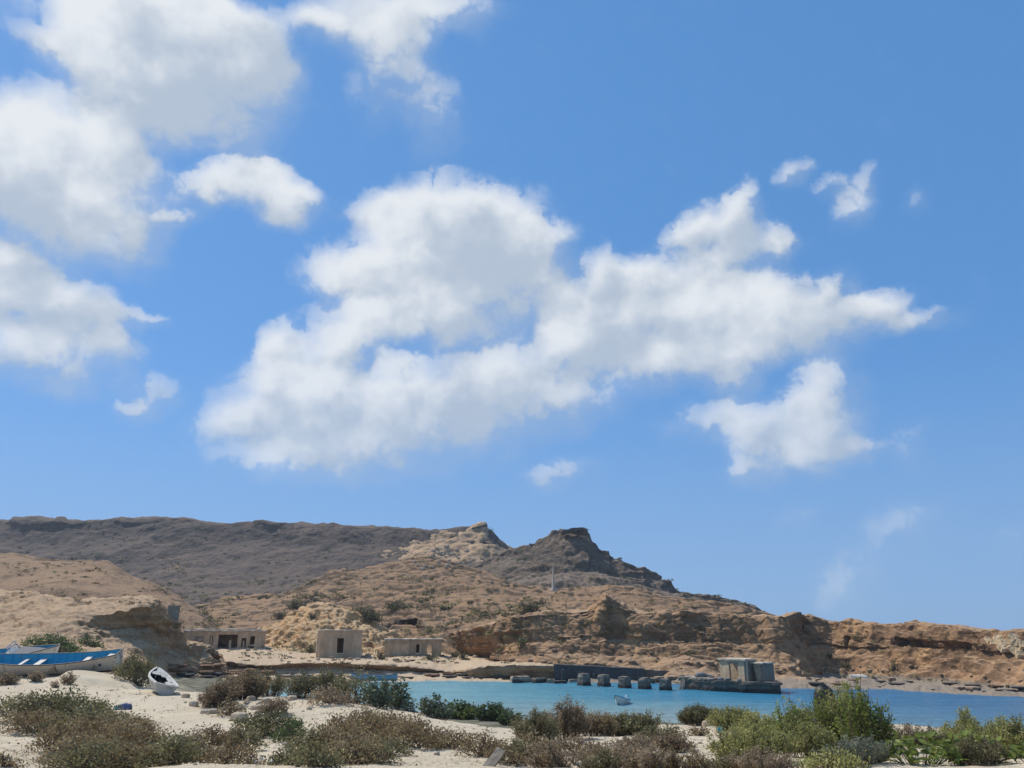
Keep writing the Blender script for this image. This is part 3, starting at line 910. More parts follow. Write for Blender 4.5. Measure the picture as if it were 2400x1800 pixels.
class MB:
    def __init__(self):
        self.v, self.f = [], []

    def add(self, vs, fs):
        n = len(self.v)
        self.v += [tuple(map(float, p)) for p in vs]
        self.f += [tuple(i + n for i in f) for f in fs]
        return self

    def hexa(self, p):
        """8 corners: bottom 4 counter-clockwise, then top 4"""
        return self.add(p, [(3, 2, 1, 0), (4, 5, 6, 7), (0, 1, 5, 4), (1, 2, 6, 5), (2, 3, 7, 6), (3, 0, 4, 7)])

    def box(self, x0, x1, y0, y1, z0, z1, jit=0.0):
        p = [(x0, y0, z0), (x1, y0, z0), (x1, y1, z0), (x0, y1, z0), (x0, y0, z1), (x1, y0, z1), (x1, y1, z1), (x0, y1, z1)]
        if jit:
            p = [tuple(c + random.uniform(-jit, jit) for c in q) for q in p]
        return self.hexa(p)

    def tube(self, pts, r, n=6, cap=True):
        pts = [Vector(p) for p in pts]
        rs = r if isinstance(r, (list, tuple)) else [r] * len(pts)
        vs, fs = [], []
        for i, p in enumerate(pts):
            t = (pts[min(i + 1, len(pts) - 1)] - pts[max(i - 1, 0)]).normalized()
            a = t.orthogonal().normalized() if i == 0 else (a - t * a.dot(t)).normalized()
            b = t.cross(a)
            for k in range(n):
                w = 2 * math.pi * k / n
                vs.append(p + (a * math.cos(w) + b * math.sin(w)) * rs[i])
        for i in range(len(pts) - 1):
            for k in range(n):
                k2 = (k + 1) % n
                fs.append((i * n + k, i * n + k2, (i + 1) * n + k2, (i + 1) * n + k))
        if cap:
            fs.append(tuple(range(n - 1, -1, -1)))
            m = (len(pts) - 1) * n
            fs.append(tuple(range(m, m + n)))
        return self.add(vs, fs)

    def mesh(self, name, mat, smooth=False, bevel=0.0):
        me = bpy.data.meshes.new(name)
        me.from_pydata(self.v, [], self.f)
        if bevel:
            bm = bmesh.new()
            bm.from_mesh(me)
            bmesh.ops.bevel(bm, geom=list(bm.edges), offset=bevel, segments=2, affect='EDGES', profile=.6)
            bm.to_mesh(me)
            bm.free()
        for m in (mat if isinstance(mat, (list, tuple)) else [mat]):
            me.materials.append(m)
        if smooth:
            me.polygons.foreach_set('use_smooth', np.ones(len(me.polygons), bool))
        me.update()
        return me


def rough_block(name, mat, sx, sy, sz, cuts=4, amp=.05, seed=0, taper=0.0, round_=.25, scale=.5, chip=0.0):
    """a worn block: gridded box pulled in at its corners and broken up with noise, base at z = 0"""
    bm = bmesh.new()
    bmesh.ops.create_cube(bm, size=1.0)
    bmesh.ops.subdivide_edges(bm, edges=list(bm.edges), cuts=cuts, use_grid_fill=True)
    P = np.array([v.co[:] for v in bm.verts])
    n = np.linalg.norm(P, axis=1, keepdims=True)
    S = P / n * .62
    P = P * (1 - round_) + S * round_
    P *= (sx, sy, sz)
    P[:, 2] += sz / 2
    k = 1 - taper * P[:, 2:3] / sz
    P[:, :2] *= k
    d = np.stack([fbm(P / scale + seed * 7.3 + o, 4, .55, seed) for o in (0, 31, 57)], -1)
    P = P + d * amp
    if chip:
        c = fbm(P / (scale * 1.6) + seed, 2, .5, seed + 4)
        P = P * (1 - chip * sstep(c, .1, .4)[:, None] * (0, 0, 1))
    for v, p in zip(bm.verts, P):
        v.co = p
    me = bpy.data.meshes.new(name)
    bm.to_mesh(me)
    bm.free()
    me.materials.append(mat)
    return me


# ---------------------------------------------------------------- plain materials
def paint_mat(name, col, wear=(.3, .25, .2), amount=.25, scale=3.0, rough=.55, streak=True, bstr=.15):
    m, g, b = new_mat(name)
    tc = g.add('ShaderNodeTexCoord').outputs['Object']
    v = g.mapping(tc, (1, 1, .25 if streak else 1))
    n = g.noise(v, scale, 6, .65)
    c = g.mix(g.m('MULTIPLY', g.rng(n, .50, .72), amount * 2.2, clamp=True), (*col, 1.0), (*wear, 1.0))
    f = g.noise(tc, scale * 6, 4, .6)
    c = g.mix(.22, c, g.ramp(f, [(.3, (.36, .36, .36)), (.7, (.62, .62, .62))]), 'OVERLAY')
    g.l.new(c, b.inputs['Base Color'])
    b.inputs['Roughness'].default_value = rough
    bump(g, b, f, bstr, .02)
    return m


def concrete_mat(name, col, dark, tide=None, scale=.8, bdist=.05):
    """cement and plaster with stains; tide = height under which it is wet and dark"""
    m, g, b = new_mat(name)
    geo = g.add('ShaderNodeNewGeometry')
    pos = geo.outputs['Position']
    n = g.noise(g.mapping(pos, (1, 1, .45)), scale, 8, .62)
    c = g.ramp(n, [(.32, dark), (.5, tuple(.5 * (a + d) for a, d in zip(col, dark))), (.62, col)])
    f = g.noise(pos, scale * 7, 6, .68)
    c = g.mix(.5, c, g.ramp(f, [(.3, (.30, .30, .30)), (.5, (.5, .5, .5)), (.72, (.68, .68, .68))]), 'OVERLAY')
    if tide is not None:
        sep = g.add('ShaderNodeSeparateXYZ')
        g.l.new(pos, sep.inputs[0])
        h = g.m('ADD', sep.outputs[2], g.m('MULTIPLY_ADD', g.noise(pos, 1.6, 4, .6), .5, -.25))
        c = g.mix(g.rng(h, tide + .18, tide - .1), c, (.045, .043, .040))
    g.l.new(c, b.inputs['Base Color'])
    b.inputs['Roughness'].default_value = .92
    bump(g, b, g.m('ADD', g.noise(pos, scale * 5, 8, .65), g.m('MULTIPLY', g.voro(pos, scale * 6, 'F1', 2), .4)), .8, bdist)
    return m


M_plaster = concrete_mat('weathered_plaster', (.63, .455, .29), (.40, .28, .175))
M_plaster_dark = concrete_mat('dark_plaster', (.48, .34, .215), (.29, .205, .13))
M_roofslab = concrete_mat('pale_roof_cement', (.66, .55, .42), (.50, .41, .31))
M_pier = concrete_mat('sea_worn_concrete', (.22, .185, .15), (.115, .098, .08), tide=.32, scale=1.4, bdist=.06)
M_quay = concrete_mat('dark_quay_concrete', (.105, .098, .095), (.060, .058, .058), tide=.25, scale=.6, bdist=.08)
M_platform = concrete_mat('jetty_concrete', (.19, .16, .125), (.09, .078, .066), tide=.35, scale=.9, bdist=.08)
M_hut = concrete_mat('pale_hut_plaster', (.58, .45, .30), (.42, .32, .21), scale=.7, bdist=.03)
M_hutgrey = concrete_mat('shade_grey_hut_plaster', (.28, .24, .19), (.20, .17, .14), scale=.8, bdist=.03)  # darker hut plaster, with the shade of the right-hand walls in its colour
M_grey = concrete_mat('light_grey_concrete', (.34, .285, .22), (.21, .175, .14), scale=1.0)
M_obelisk = concrete_mat('whitewashed_masonry', (.56, .48, .37), (.36, .33, .29), scale=.6)
M_darkrock = rock_mat('dark_wet_rock', [(.055, .052, .050), (.095, .085, .078), (.15, .128, .108)], 1.2, grain=5, bdist=.08)
M_boulder = rock_mat('brown_boulder', [(.17, .12, .085), (.27, .19, .13), (.37, .27, .18)], 1.5, sand=(.46, .34, .23), sand_slope=(.75, .98), grain=5, bdist=.08)
M_redrock = rock_mat('red_bedded_rock', [(.17, .095, .06), (.29, .17, .105), (.40, .26, .16)], 1.5, grain=5, bdist=.08)
M_palerock = rock_mat('pale_stone', [(.40, .31, .22), (.52, .42, .30), (.62, .52, .39)], .8, grain=8, bdist=.04)
M_limeblock = rock_mat('cliff_limestone', [(.46, .33, .19), (.58, .43, .26), (.64, .50, .33)], .8, grain=4, bdist=.06)
M_bluegrey = rock_mat('blue_grey_rock', [(.13, .135, .145), (.20, .205, .215), (.28, .28, .28)], 1.0, grain=6, bdist=.06)
M_white = paint_mat('worn_white_paint', (.66, .62, .54), (.34, .31, .27), .35, 2.0, .45)
M_skiff = paint_mat('chalky_grey_white_paint', (.47, .45, .40), (.24, .22, .19), .4, 2.5, .6)
M_cream = paint_mat('sun_bleached_hull_paint', (.60, .52, .42), (.30, .22, .16), .62, 1.8, .6)
M_blue = paint_mat('blue_boat_paint', (.03, .29, .45), (.16, .25, .31), .38, 1.6, .5)
M_blue_dark = paint_mat('dark_blue_trim', (.030, .035, .050), (.11, .09, .08), .3, 3, .6)
M_blue_light = paint_mat('pale_blue_paint', (.27, .40, .50), (.35, .36, .36), .3, 2, .5)
M_red = paint_mat('red_brown_antifouling', (.115, .040, .035), (.06, .035, .03), .4, 2, .8)
M_bench = paint_mat('whitish_plank', (.66, .60, .52), (.40, .32, .25), .4, 4, .7)
M_navy = paint_mat('slate_blue_cockpit', (.060, .066, .090), (.10, .10, .11), .3, 3, .7)
M_greyp = paint_mat('grey_fibreglass', (.30, .31, .32), (.19, .19, .19), .3, 3, .6)
M_black = paint_mat('black_plastic', (.018, .018, .020), (.05, .045, .04), .25, 2, .5)
M_teal = paint_mat('turquoise_plastic', (.05, .33, .40), (.10, .22, .26), .2, 5, .4)
M_violet = paint_mat('slate_blue_cloth', (.11, .13, .24), (.09, .09, .12), .3, 5, .8)
M_plastic = paint_mat('white_plastic', (.72, .74, .75), (.45, .43, .40), .25, 5, .35)
M_wood = paint_mat('grey_driftwood', (.21, .165, .125), (.09, .07, .055), .5, 5, .9, False, .5)
M_darkwood = paint_mat('dark_driftwood', (.075, .055, .042), (.04, .03, .025), .4, 5, .9, False, .5)


def glass_mat():
    m, g, b = new_mat('salt_hazed_glass')
    b.inputs['Base Color'].default_value = (.30, .36, .36, 1)
    b.inputs['Roughness'].default_value = .12
    b.inputs['Transmission Weight'].default_value = .8
    b.inputs['Alpha'].default_value = .3
    return m


M_glass = glass_mat()


# ---------------------------------------------------------------- houses on the shore
def wall_boxes(mb, L, H, t, holes, jit=.0, frame=None):
    """wall along +x from 0..L, y 0..t, with openings (u0, u1, v0, v1)"""
    us = sorted({0, L} | {u for h in holes for u in h[:2]})
    for a, b in zip(us[:-1], us[1:]):
        cut = sorted([(h[2], h[3]) for h in holes if h[0] <= a + 1e-6 and h[1] >= b - 1e-6])
        z = 0
        for c, d in cut:
            if c > z + 1e-6:
                mb.box(a, b, 0, t, z, c, jit)
            z = d
        if z < H - 1e-6:
            mb.box(a, b, 0, t, z, H, jit)


def xf(mb, rot, off_):
    M = Matrix.Rotation(rot, 4, 'Z')
    mb.v = [tuple(M @ Vector(p) + Vector(off_)) for p in mb.v]
    return mb


def fine(me, cuts=3, amp=.02, scale=.6, seed=0):
    """cut long faces and roughen them, so edges are worn and not ruler straight"""
    bm = bmesh.new()
    bm.from_mesh(me)
    for _ in range(cuts):
        ed = [e for e in bm.edges if e.calc_length() > .55]
        if not ed:
            break
        bmesh.ops.subdivide_edges(bm, edges=ed, cuts=1, use_grid_fill=True)
    P = np.array([v.co[:] for v in bm.verts])
    d = np.stack([fbm(P / scale + o, 3, .55, seed) for o in (0, 31, 57)], -1)
    P = P + d * amp
    for v, p in zip(bm.verts, P):
        v.co = p
    bm.to_mesh(me)
    bm.free()
    me.update()
    return me


def house(name, label, px, d, yaw, L, D, H, holes_front, holes_left=(), roof=(.16, .18), mats=None, sink=.35, z=None, back_holes=(), extra=None):
    x, y = gxy(px, d)
    if z is None:
        z = min(ground(x, y), ground(x + L * math.cos(yaw) * .9, y + L * math.sin(yaw) * .9)) - sink
    mw, mr = mats or (M_plaster, M_roofslab)
    t = thing(name, label, 'house', (x, y, z), yaw)
    T = .32
    mb = MB()
    wall_boxes(mb, L, H, T, holes_front)
    part('front_wall', fine(mb.mesh('front_wall', mw), 3, .03, .8, 1), t)
    mb = MB()
    wall_boxes(mb, L, H, T, back_holes)
    part('back_wall', fine(xf(mb, 0, (0, D - T, 0)).mesh('back_wall', mw), 3, .03, .8, 2), t)
    for k, hs in ((0, holes_left), (1, ())):
        mb = MB()
        wall_boxes(mb, D - 2 * T - .006, H, T, hs)
        xf(mb, math.pi / 2, (T if k == 0 else L, T + .003, 0))
        part('side_wall', fine(mb.mesh('side_wall', mw), 3, .03, .8, 3 + k), t)
    ov, th = roof
    mb = MB().box(-ov, L + ov, -ov, D + ov, H + .004, H + th)
    part('roof', fine(mb.mesh('roof', mr), 5, .09, .7, 6), t)
    if extra:
        extra(t, L, D, H)
    return t


def sill_jamb(t, u0, u1, v0, v1, mat=None, jamb_right=True):
    mat = mat or M_roofslab
    part('door_sill', MB().box(u0 - .1, u1 + .1, -.10, .0 - .004, v0 - .16, v0).mesh('door_sill', mat), t)
    if jamb_right:
        part('door_jamb', fine(MB().box(u1 + .004, u1 + .09, -.05, .30, v0, v1).mesh('door_jamb', mat), 2, .02), t)


def box_extra(t, L, D, H):
    sill_jamb(t, 2.75, 3.75, .75, 2.95)
    part('wall_buttress', fine(MB().box(-.34, -.006, 1.1, 1.5, .0, H - .25).mesh('wall_buttress', M_roofslab), 3, .05), t)


house('square_house', 'square roofless-looking plaster house with one dark doorway, standing alone in the middle', 750, 127, rad(17), 6.6, 5.4, 4.05,
      [(2.75, 3.75, .75, 2.95)], holes_left=[(1.8, 2.7, .9, 3.0)], z=float(at(750, 1541, 127)[2]) - .1, extra=box_extra)


def low_extra(t, L, D, H):
    mb = MB()
    wall_boxes(mb, 3.95, H - .02, .22, [])
    part('plaster_bay', fine(xf(mb, 0, (-.05, -.226, 0)).mesh('plaster_bay', M_plaster), 3, .03, .7, 8), t)
    mb = MB()
    wall_boxes(mb, 3.9, .55, .1, [])
    part('plaster_band', fine(xf(mb, 0, (-.04, -.33, H - .62)).mesh('plaster_band', M_plaster_dark), 2, .02), t)
    sill_jamb(t, 5.05, 5.7, .75, 2.05)
    part('window_jamb', MB().box(5.6, 5.68, -.05, .28, .75, 2.0).mesh('window_jamb', M_roofslab), t)


house('low_house', 'long low plaster house with a paler left half and two narrow openings', 903, 131, rad(4), 9.0, 4.6, 2.75,
      [(5.05, 5.6, .75, 2.05), (6.75, 7.55, .15, 2.0)], mats=(M_plaster_dark, M_roofslab), back_holes=[(6.6, 8.1, .1, 2.3)], z=float(at(903, 1541, 131)[2]) - .05, extra=low_extra)


def long_extra(t, L, D, H):
    # whitewashed posts left standing in the openings
    for u, w, h, tp in ((4.55, .30, 2.55, 1.0), (7.55, .42, 1.9, 1.0), (9.75, .34, 1.75, 1.0)):
        part('post', fine(MB().hexa([(u, .02, .12), (u + w, .02, .12), (u + w, .3, .12), (u, .3, .12), (u + .04, .02, h), (u + w * .75, .02, h), (u + w * .75, .3, h), (u + .04, .3, h)]).mesh('post', M_hut), 2, .03), t)
    part('step', fine(MB().box(4.2, 5.3, -.75, -.01, -.3, .30).mesh('step', M_roofslab), 2, .08, .4), t)
    part('blocked_doorway', MB().box(2.1, 3.45, -.012, -.004, .1, 2.5).mesh('blocked_doorway', M_hutgrey), t)
    part('roof_parapet', fine(MB().box(.0, L - .1, .4, 1.0, H + .19, H + .42).mesh('roof_parapet', M_roofslab), 4, .09, .8), t)


house('long_house', 'long ruined house with a wide dark porch and pale posts, half behind the tan outcrop', 426, 133, rad(9), 12.6, 5.5, 3.25,
      [(4.45, 4.95, .1, 2.6), (5.8, 8.9, .0, 2.75), (9.5, 10.3, .3, 2.2), (10.9, 11.65, 1.2, 2.5), (10.6, 11.6, .05, .95)], z=float(at(600, 1527, 134)[2]) - .1, extra=long_extra)

# ---- ruined concrete block on the shoulder of the outcrop
p = at(402, 1447, 107)
t = thing('concrete_ruin', 'broken light grey concrete box perched on the shoulder of the tan outcrop', 'ruin', (float(p[0]), float(p[1]), float(p[2]) - .3), rad(24))
part('front_wall', fine(MB().hexa([(-.95, -.7, 0), (.85, -.7, 0), (.85, -.45, 0), (-.95, -.45, 0), (-.55, -.7, 1.75), (.9, -.7, 1.6), (.9, -.45, 1.6), (-.55, -.45, 1.75)]).mesh('front_wall', M_grey), 3, .06, .5), t)
part('side_wall', fine(MB().box(.65, .9, -.44, 1.0, 0, 1.45).mesh('side_wall', M_grey), 3, .06, .5), t)
part('roof', fine(MB().box(-.6, .95, -.75, 1.0, 1.62, 1.80).mesh('roof', M_grey), 3, .07, .5), t)

# ---- white obelisk on the saddle
ox, oy = gxy(1299, 200)
oz = float(at(1299, 1389, 200)[2])
t = thing('obelisk', 'tall slender whitewashed obelisk on a plinth below the pointed peak', 'monument', (ox, oy, oz - .4), rad(32))
part('plinth', fine(MB().hexa([(-.95, -.95, 0), (.95, -.95, 0), (.95, .95, 0), (-.95, .95, 0), (-.8, -.8, 1.5), (.8, -.8, 1.5), (.8, .8, 1.5), (-.8, .8, 1.5)]).mesh('plinth', M_obelisk), 3, .05), t)
part('shaft', fine(MB().hexa([(-.36, -.36, 1.51), (.36, -.36, 1.51), (.36, .36, 1.51), (-.36, .36, 1.51), (-.10, -.10, 6.2), (.10, -.10, 6.2), (.10, .10, 6.2), (-.10, .10, 6.2)]).mesh('shaft', M_obelisk), 4, .04), t)
part('spike', MB().add([(-.10, -.10, 6.21), (.10, -.10, 6.21), (.10, .10, 6.21), (-.10, .10, 6.21), (0, 0, 7.6)], [(0, 1, 4), (1, 2, 4), (2, 3, 4), (3, 0, 4), (3, 2, 1, 0)]).mesh('spike', M_obelisk), t)

# ---- dark slab capping the peak
p = at(1342, 1246, 333)
ca = rough_block('cap_rock', M_darkrock, 9.5, 6, 1.5, 6, .45, 3, 0, .2, 2.2)
t = thing('cap_rock', 'dark flat cap rock on the very top of the pointed peak', 'rock', (float(p[0]), float(p[1]), float(p[2]) - .4), rad(4), me=ca)
t.rotation_euler = (0, rad(-7), rad(5))
p = at(1124, 1237, 440)
t = thing('rock_lip', 'thin dark overhanging lip of rock at the end of the far plateau', 'rock', (float(p[0]), float(p[1]), float(p[2]) - .2), 0, me=rough_block('rock_lip', M_darkrock, 9, 5, .9, 5, .3, 6, 0, .2, 1.8))
t.rotation_euler = (0, rad(-12), 0)


# ---------------------------------------------------------------- quay, piers, jetty head
def quad_wall(pts, z0, ztops, back=1.4, over=0.0):
    """solid wall along ground points (x, y), tops per point; the back lies `back` metres further out"""
    mb = MB()
    n = len(pts)
    vs = []
    for (x, y), zt in zip(pts, ztops):
        vs += [(x, y, z0), (x, y, zt), (x, y + back, zt), (x, y + back, z0)]
    fs = []
    for i in range(n - 1):
        a, b = 4 * i, 4 * i + 4
        fs += [(a, b, b + 1, a + 1), (a + 1, b + 1, b + 2, a + 2), (a + 2, b + 2, b + 3, a + 3)]
    fs += [(0, 1, 2, 3), (4 * n - 1, 4 * n - 2, 4 * n - 3, 4 * n - 4)]
    return mb.add(vs, fs)


qpx = [(1297, 106.2), (1340, 106.0), (1400, 105.4), (1450, 105.0), (1506, 104.6)]
qp = [gxy(a, d) for a, d in qpx]
qz = [float(at(a, b, d)[2]) for (a, d), b in zip(qpx, (1557, 1559, 1562, 1565, 1568))]
t = thing('quay_wall', 'tall dark concrete quay wall below the cliff behind the row of piers', 'quay')
part('wall', fine(quad_wall(qp, -.8, qz, 3).mesh('wall', M_quay), 5, .07, .9), t)
qp2 = [gxy(a, d) for a, d in [(1507, 104.9), (1560, 104.6), (1620, 104.2), (1690, 103.5)]]
qz2 = [float(at(a, b, d)[2]) for a, b, d in ((1507, 1570, 104.9), (1560, 1573, 104.6), (1620, 1577, 104.2), (1690, 1582, 103.5))]
t2 = thing('quay_wall', 'low ruined continuation of the quay wall running behind the jetty hut', 'quay')
part('wall', fine(quad_wall(qp2, -.8, qz2, 2.5).mesh('wall', M_platform), 5, .12, .9), t2)
for px_ in (1318, 1356, 1389, 1442, 1462, 1478):
    x, y = gxy(px_, 105.4)
    h = float(np.interp(px_, [1297, 1506], [qz[0], qz[-1]])) - .35
    part('wall_rib', fine(MB().box(x - .22, x + .22, y - .35, y - .02, -.8, h - random.uniform(0, .5)).mesh('wall_rib', M_quay), 3, .05), t)
part('coping', fine(quad_wall([(x, y - .12) for x, y in qp], max(qz) - 2, qz, 1.2).mesh('coping', M_roofslab), 1, .01), t) if False else None

PIERS = [(1366, 1604.5, 24.5, 25, 'first broken concrete pier from the left, tallest with a flat top', 1, .10),
         (1412, 1606.5, 24, 24, 'second concrete pier, with a white rounded cap', 2, .16),
         (1459.5, 1610, 24.5, 23, 'middle concrete pier of the row of five, square with a chipped corner', 3, .12),
         (1505, 1612.5, 24.5, 23, 'fourth concrete pier from the left, with a rough pale top', 4, .12),
         (1553, 1615, 24.5, 22, 'last concrete pier before the jetty head, with a domed top', 5, .30)]
for px_, py_, w_, h_, lab, sd, rd in PIERS:
    d = K / (py_ - 1490)
    x, y = gxy(px_, d)
    w, h = w_ / 1893 * d, h_ / 1995 * d + .1
    t = thing('concrete_pier', lab, 'pier', (x, y, 0), rad(28 + 5 * sd), 'concrete piers standing in the water')
    part('footing', rough_block('footing', M_pier, w * 1.0, w * .9, .95, 4, .07, sd, .0, .12, .4), t).location = (0, 0, -.55)
    o = part('column', rough_block('column', M_pier, w * .90, w * .84, h * .78, 6, .09, sd + 11, .04, .16, .4), t)
    o.location = (0, 0, .30)
    o = part('cap', rough_block('cap', M_grey if sd in (1, 2, 4) else M_pier, w * .93, w * .86, h * .34, 6, .10, sd + 20, .15 if sd != 5 else .5, .1 + rd, .35), t)
    o.location = (0, 0, h - .34 * h + .02)

# ---- jetty head
J = [gxy(1588, 91.6), gxy(1664, 87.6), gxy(1742, 85.2), gxy(1817, 83.4)]
jz = [float(at(a, b, d)[2]) for a, b, d in ((1588, 1594, 91), (1664, 1601, 87.6), (1742, 1602, 85.2), (1817, 1605, 83.4))]
JT = 1.02
t = thing('jetty_head', 'massive concrete jetty head standing in the bay under the two ruined huts', 'jetty')
mb = MB()
bx = [J[0], J[1], J[2], J[3], (J[3][0] + 1.0, J[3][1] + 5.0), (J[0][0] + 3.6, J[0][1] + 6.0)]
n = len(bx)


def prism(poly, z0, z1):
    m_ = MB()
    k = len(poly)
    z1s = z1 if isinstance(z1, (list, tuple)) else [z1] * k
    return m_.add([(x, y, z0) for x, y in poly] + [(x, y, z) for (x, y), z in zip(poly, z1s)],
                  [tuple(range(k - 1, -1, -1)), tuple(range(k, 2 * k))] + [(i, (i + 1) % k, k + (i + 1) % k, k + i) for i in range(k)])


part('body', fine(prism(bx, -1.0, JT - .18).mesh('body', M_platform), 5, .09, .7, 3), t)
cx_, cy_ = sum(p[0] for p in bx) / n, sum(p[1] for p in bx) / n
deck = [(cx_ + (x - cx_) * 1.035, cy_ + (y - cy_) * 1.05) for x, y in bx]
part('deck', fine(prism(deck, JT - .175, JT + .06).mesh('deck', M_platform), 5, .10, .6, 5), t)
dl = [deck[0], ((deck[0][0] * .45 + deck[1][0] * .55), (deck[0][1] * .45 + deck[1][1] * .55)), deck[1], (deck[1][0] + 1.2, deck[1][1] + 2.0), (deck[0][0] + 2.0, deck[0][1] + 3.2)]
part('broken_slab', fine(prism(dl, JT + .065, JT + .24).mesh('broken_slab', M_grey), 4, .09, .5, 9), t)
qx, qy = gxy(1588, 90.6)
part('leaning_slab', fine(MB().hexa([(qx - .55, qy - .5, -.3), (qx + .1, qy - .75, -.3), (qx + .3, qy - .4, -.3), (qx - .4, qy - .1, -.3), (qx + .2, qy - .2, 1.0), (qx + .45, qy - .35, 1.0), (qx + .6, qy - .1, 1.0), (qx + .3, qy + .1, 1.0)]).mesh('leaning_slab', M_grey), 3, .05, .5), t)
vx, vy = gxy(1729, 85.35)
part('crack_fill', fine(MB().hexa([(vx - .03, vy - .12, -.1), (vx + .12, vy - .16, -.1), (vx + .12, vy + .2, -.1), (vx - .03, vy + .2, -.1), (vx - .36, vy - .05, JT - .2), (vx + .4, vy - .3, JT - .2), (vx + .4, vy + .2, JT - .2), (vx - .36, vy + .2, JT - .2)]).mesh('crack_fill', M_pier), 3, .04, .4), t)

# hut on the jetty head
A, B, C = gxy(1681, 89.3), gxy(1742, 86.0), gxy(1766, 88.2)
Hh = float(at(1742, 1548.5, 86)[2]) - JT - .07
t = thing('ruined_hut', 'ruined flat roofed hut with a pale front and open doorway on the jetty head', 'hut', (A[0], A[1], JT + .07), math.atan2(B[1] - A[1], B[0] - A[0]))
Lf = math.hypot(B[0] - A[0], B[1] - A[1])
ang = math.atan2(C[1] - B[1], C[0] - B[0]) - t.rotation_euler[2]
Ls = math.hypot(C[0] - B[0], C[1] - B[1])
mb = MB()
wall_boxes(mb, Lf, Hh, .24, [(Lf * .36, Lf * .69, 0.02, Hh * .83)])
part('front_wall', fine(mb.mesh('front_wall', M_hut), 4, .025, .5, 2), t)
mb = MB()
wall_boxes(mb, Ls, Hh, .24, [])
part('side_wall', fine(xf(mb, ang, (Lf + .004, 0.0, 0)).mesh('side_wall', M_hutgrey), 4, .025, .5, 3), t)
mb = MB()
wall_boxes(mb, Lf, Hh, .24, [(Lf * .45, Lf * .8, Hh * .45, Hh * .8)])
ex, ey = Ls * math.cos(ang), Ls * math.sin(ang)
part('back_wall', fine(xf(mb, 0, (ex * .98, ey * .98, 0)).mesh('back_wall', M_hut), 4, .05, .5, 4), t)
part('lintel', fine(MB().box(Lf * .32, Lf * .73, -.05, -.004, Hh * .83, Hh * .9).mesh('lintel', M_hutgrey), 2, .02), t)
rp = [(-.15, -.15), (Lf + .12, -.18), (Lf + ex + .15, ey + .1), (ex - .1, ey + .4)]
part('roof', fine(prism(rp, Hh + .004, Hh + .17).mesh('roof', M_roofslab), 4, .05, .5, 5), t)

# broken tower stump right of it
A, B, C = gxy(1775, 87.2), gxy(1781, 85.9), gxy(1806, 87.3)
Hh2 = float(at(1781, 1556, 85.9)[2]) - JT - .07
t = thing('broken_hut_corner', 'narrow broken corner of a grey hut at the right end of the jetty head', 'hut', (B[0], B[1], JT + .07), math.atan2(C[1] - B[1], C[0] - B[0]))
Ls = math.hypot(C[0] - B[0], C[1] - B[1])
mb = MB()
wall_boxes(mb, Ls, Hh2, .26, [])
part('grey_wall', fine(mb.mesh('grey_wall', M_hutgrey), 4, .03, .5, 12), t)
mb = MB().hexa([(-.02, .27, 0), (.26, .27, 0), (.26, .85, 0), (-.02, .85, 0), (-.02, .27, Hh2), (.26, .27, Hh2), (.26, 1.1, Hh2), (-.02, 1.1, Hh2)])
part('broken_wall', fine(mb.mesh('broken_wall', M_hut), 5, .14, .35, 13), t)
part('roof', fine(MB().box(-.35, Ls + .16, -.16, 1.2, Hh2 + .004, Hh2 + .13).mesh('roof', M_roofslab), 4, .06, .5, 14), t)


# ---------------------------------------------------------------- stones
def stone_mesh(mat, seed, sx=1, sy=.8, sz=.6, amp=.16, flat=.0):
    bm = bmesh.new()
    bmesh.ops.create_icosphere(bm, subdivisions=2, radius=.5)
    P = np.array([v.co[:] for v in bm.verts])
    f1, f2 = worley(P * 1.3 + seed * 3.7, seed)
    P = P * (1 + amp * (fbm(P * 1.4 + seed * 5.1, 3, .5, seed)[:, None] * 1.6 + (f2 - f1)[:, None] - .3))
    P[:, 2] = np.where(P[:, 2] > .3 - flat * .25, (.3 - flat * .25) + (P[:, 2] - .3 + flat * .25) * .3, P[:, 2])
    P *= (sx, sy, sz)
    for v, p in zip(bm.verts, P):
        v.co = p
    me = bpy.data.meshes.new('stone')
    bm.to_mesh(me)
    bm.free()
    me.materials.append(mat)
    return me


ST = {}


def stone(kind, i):
    mats = dict(boulder=(M_boulder, .62, 0), red=(M_redrock, .36, .6), pale=(M_palerock, .8, .0), dark=(M_darkrock, .34, .8), blue=(M_bluegrey, .75, 0), lime=(M_limeblock, .8, .3))
    m, sz, fl = mats[kind]
    if (kind, i) not in ST:
        ST[(kind, i)] = stone_mesh(m, i * 13 + len(kind), 1, .75, sz, .17, fl)
    return ST[(kind, i)]


def put_stone(kind, px, py, w, label, group=None, name='boulder', i=None, rot=None, d=None, sink=.22, hs=1.0, cat='rock'):
    if d is None:
        p = hit(px, py)
        if p is None:
            return None
    else:
        p = Vector(at(px, py, d))
    dist = p.y
    s = w / 1893 * dist
    i = random.randrange(5) if i is None else i
    o = thing(name, label, cat, p, random.uniform(-.5, .5) if rot is None else rot, group, stone(kind, i))
    o.scale = (s, s * random.uniform(.8, 1.2), s * hs)
    o.location.z += s * .28 * hs * (.6 - sink)
    return o


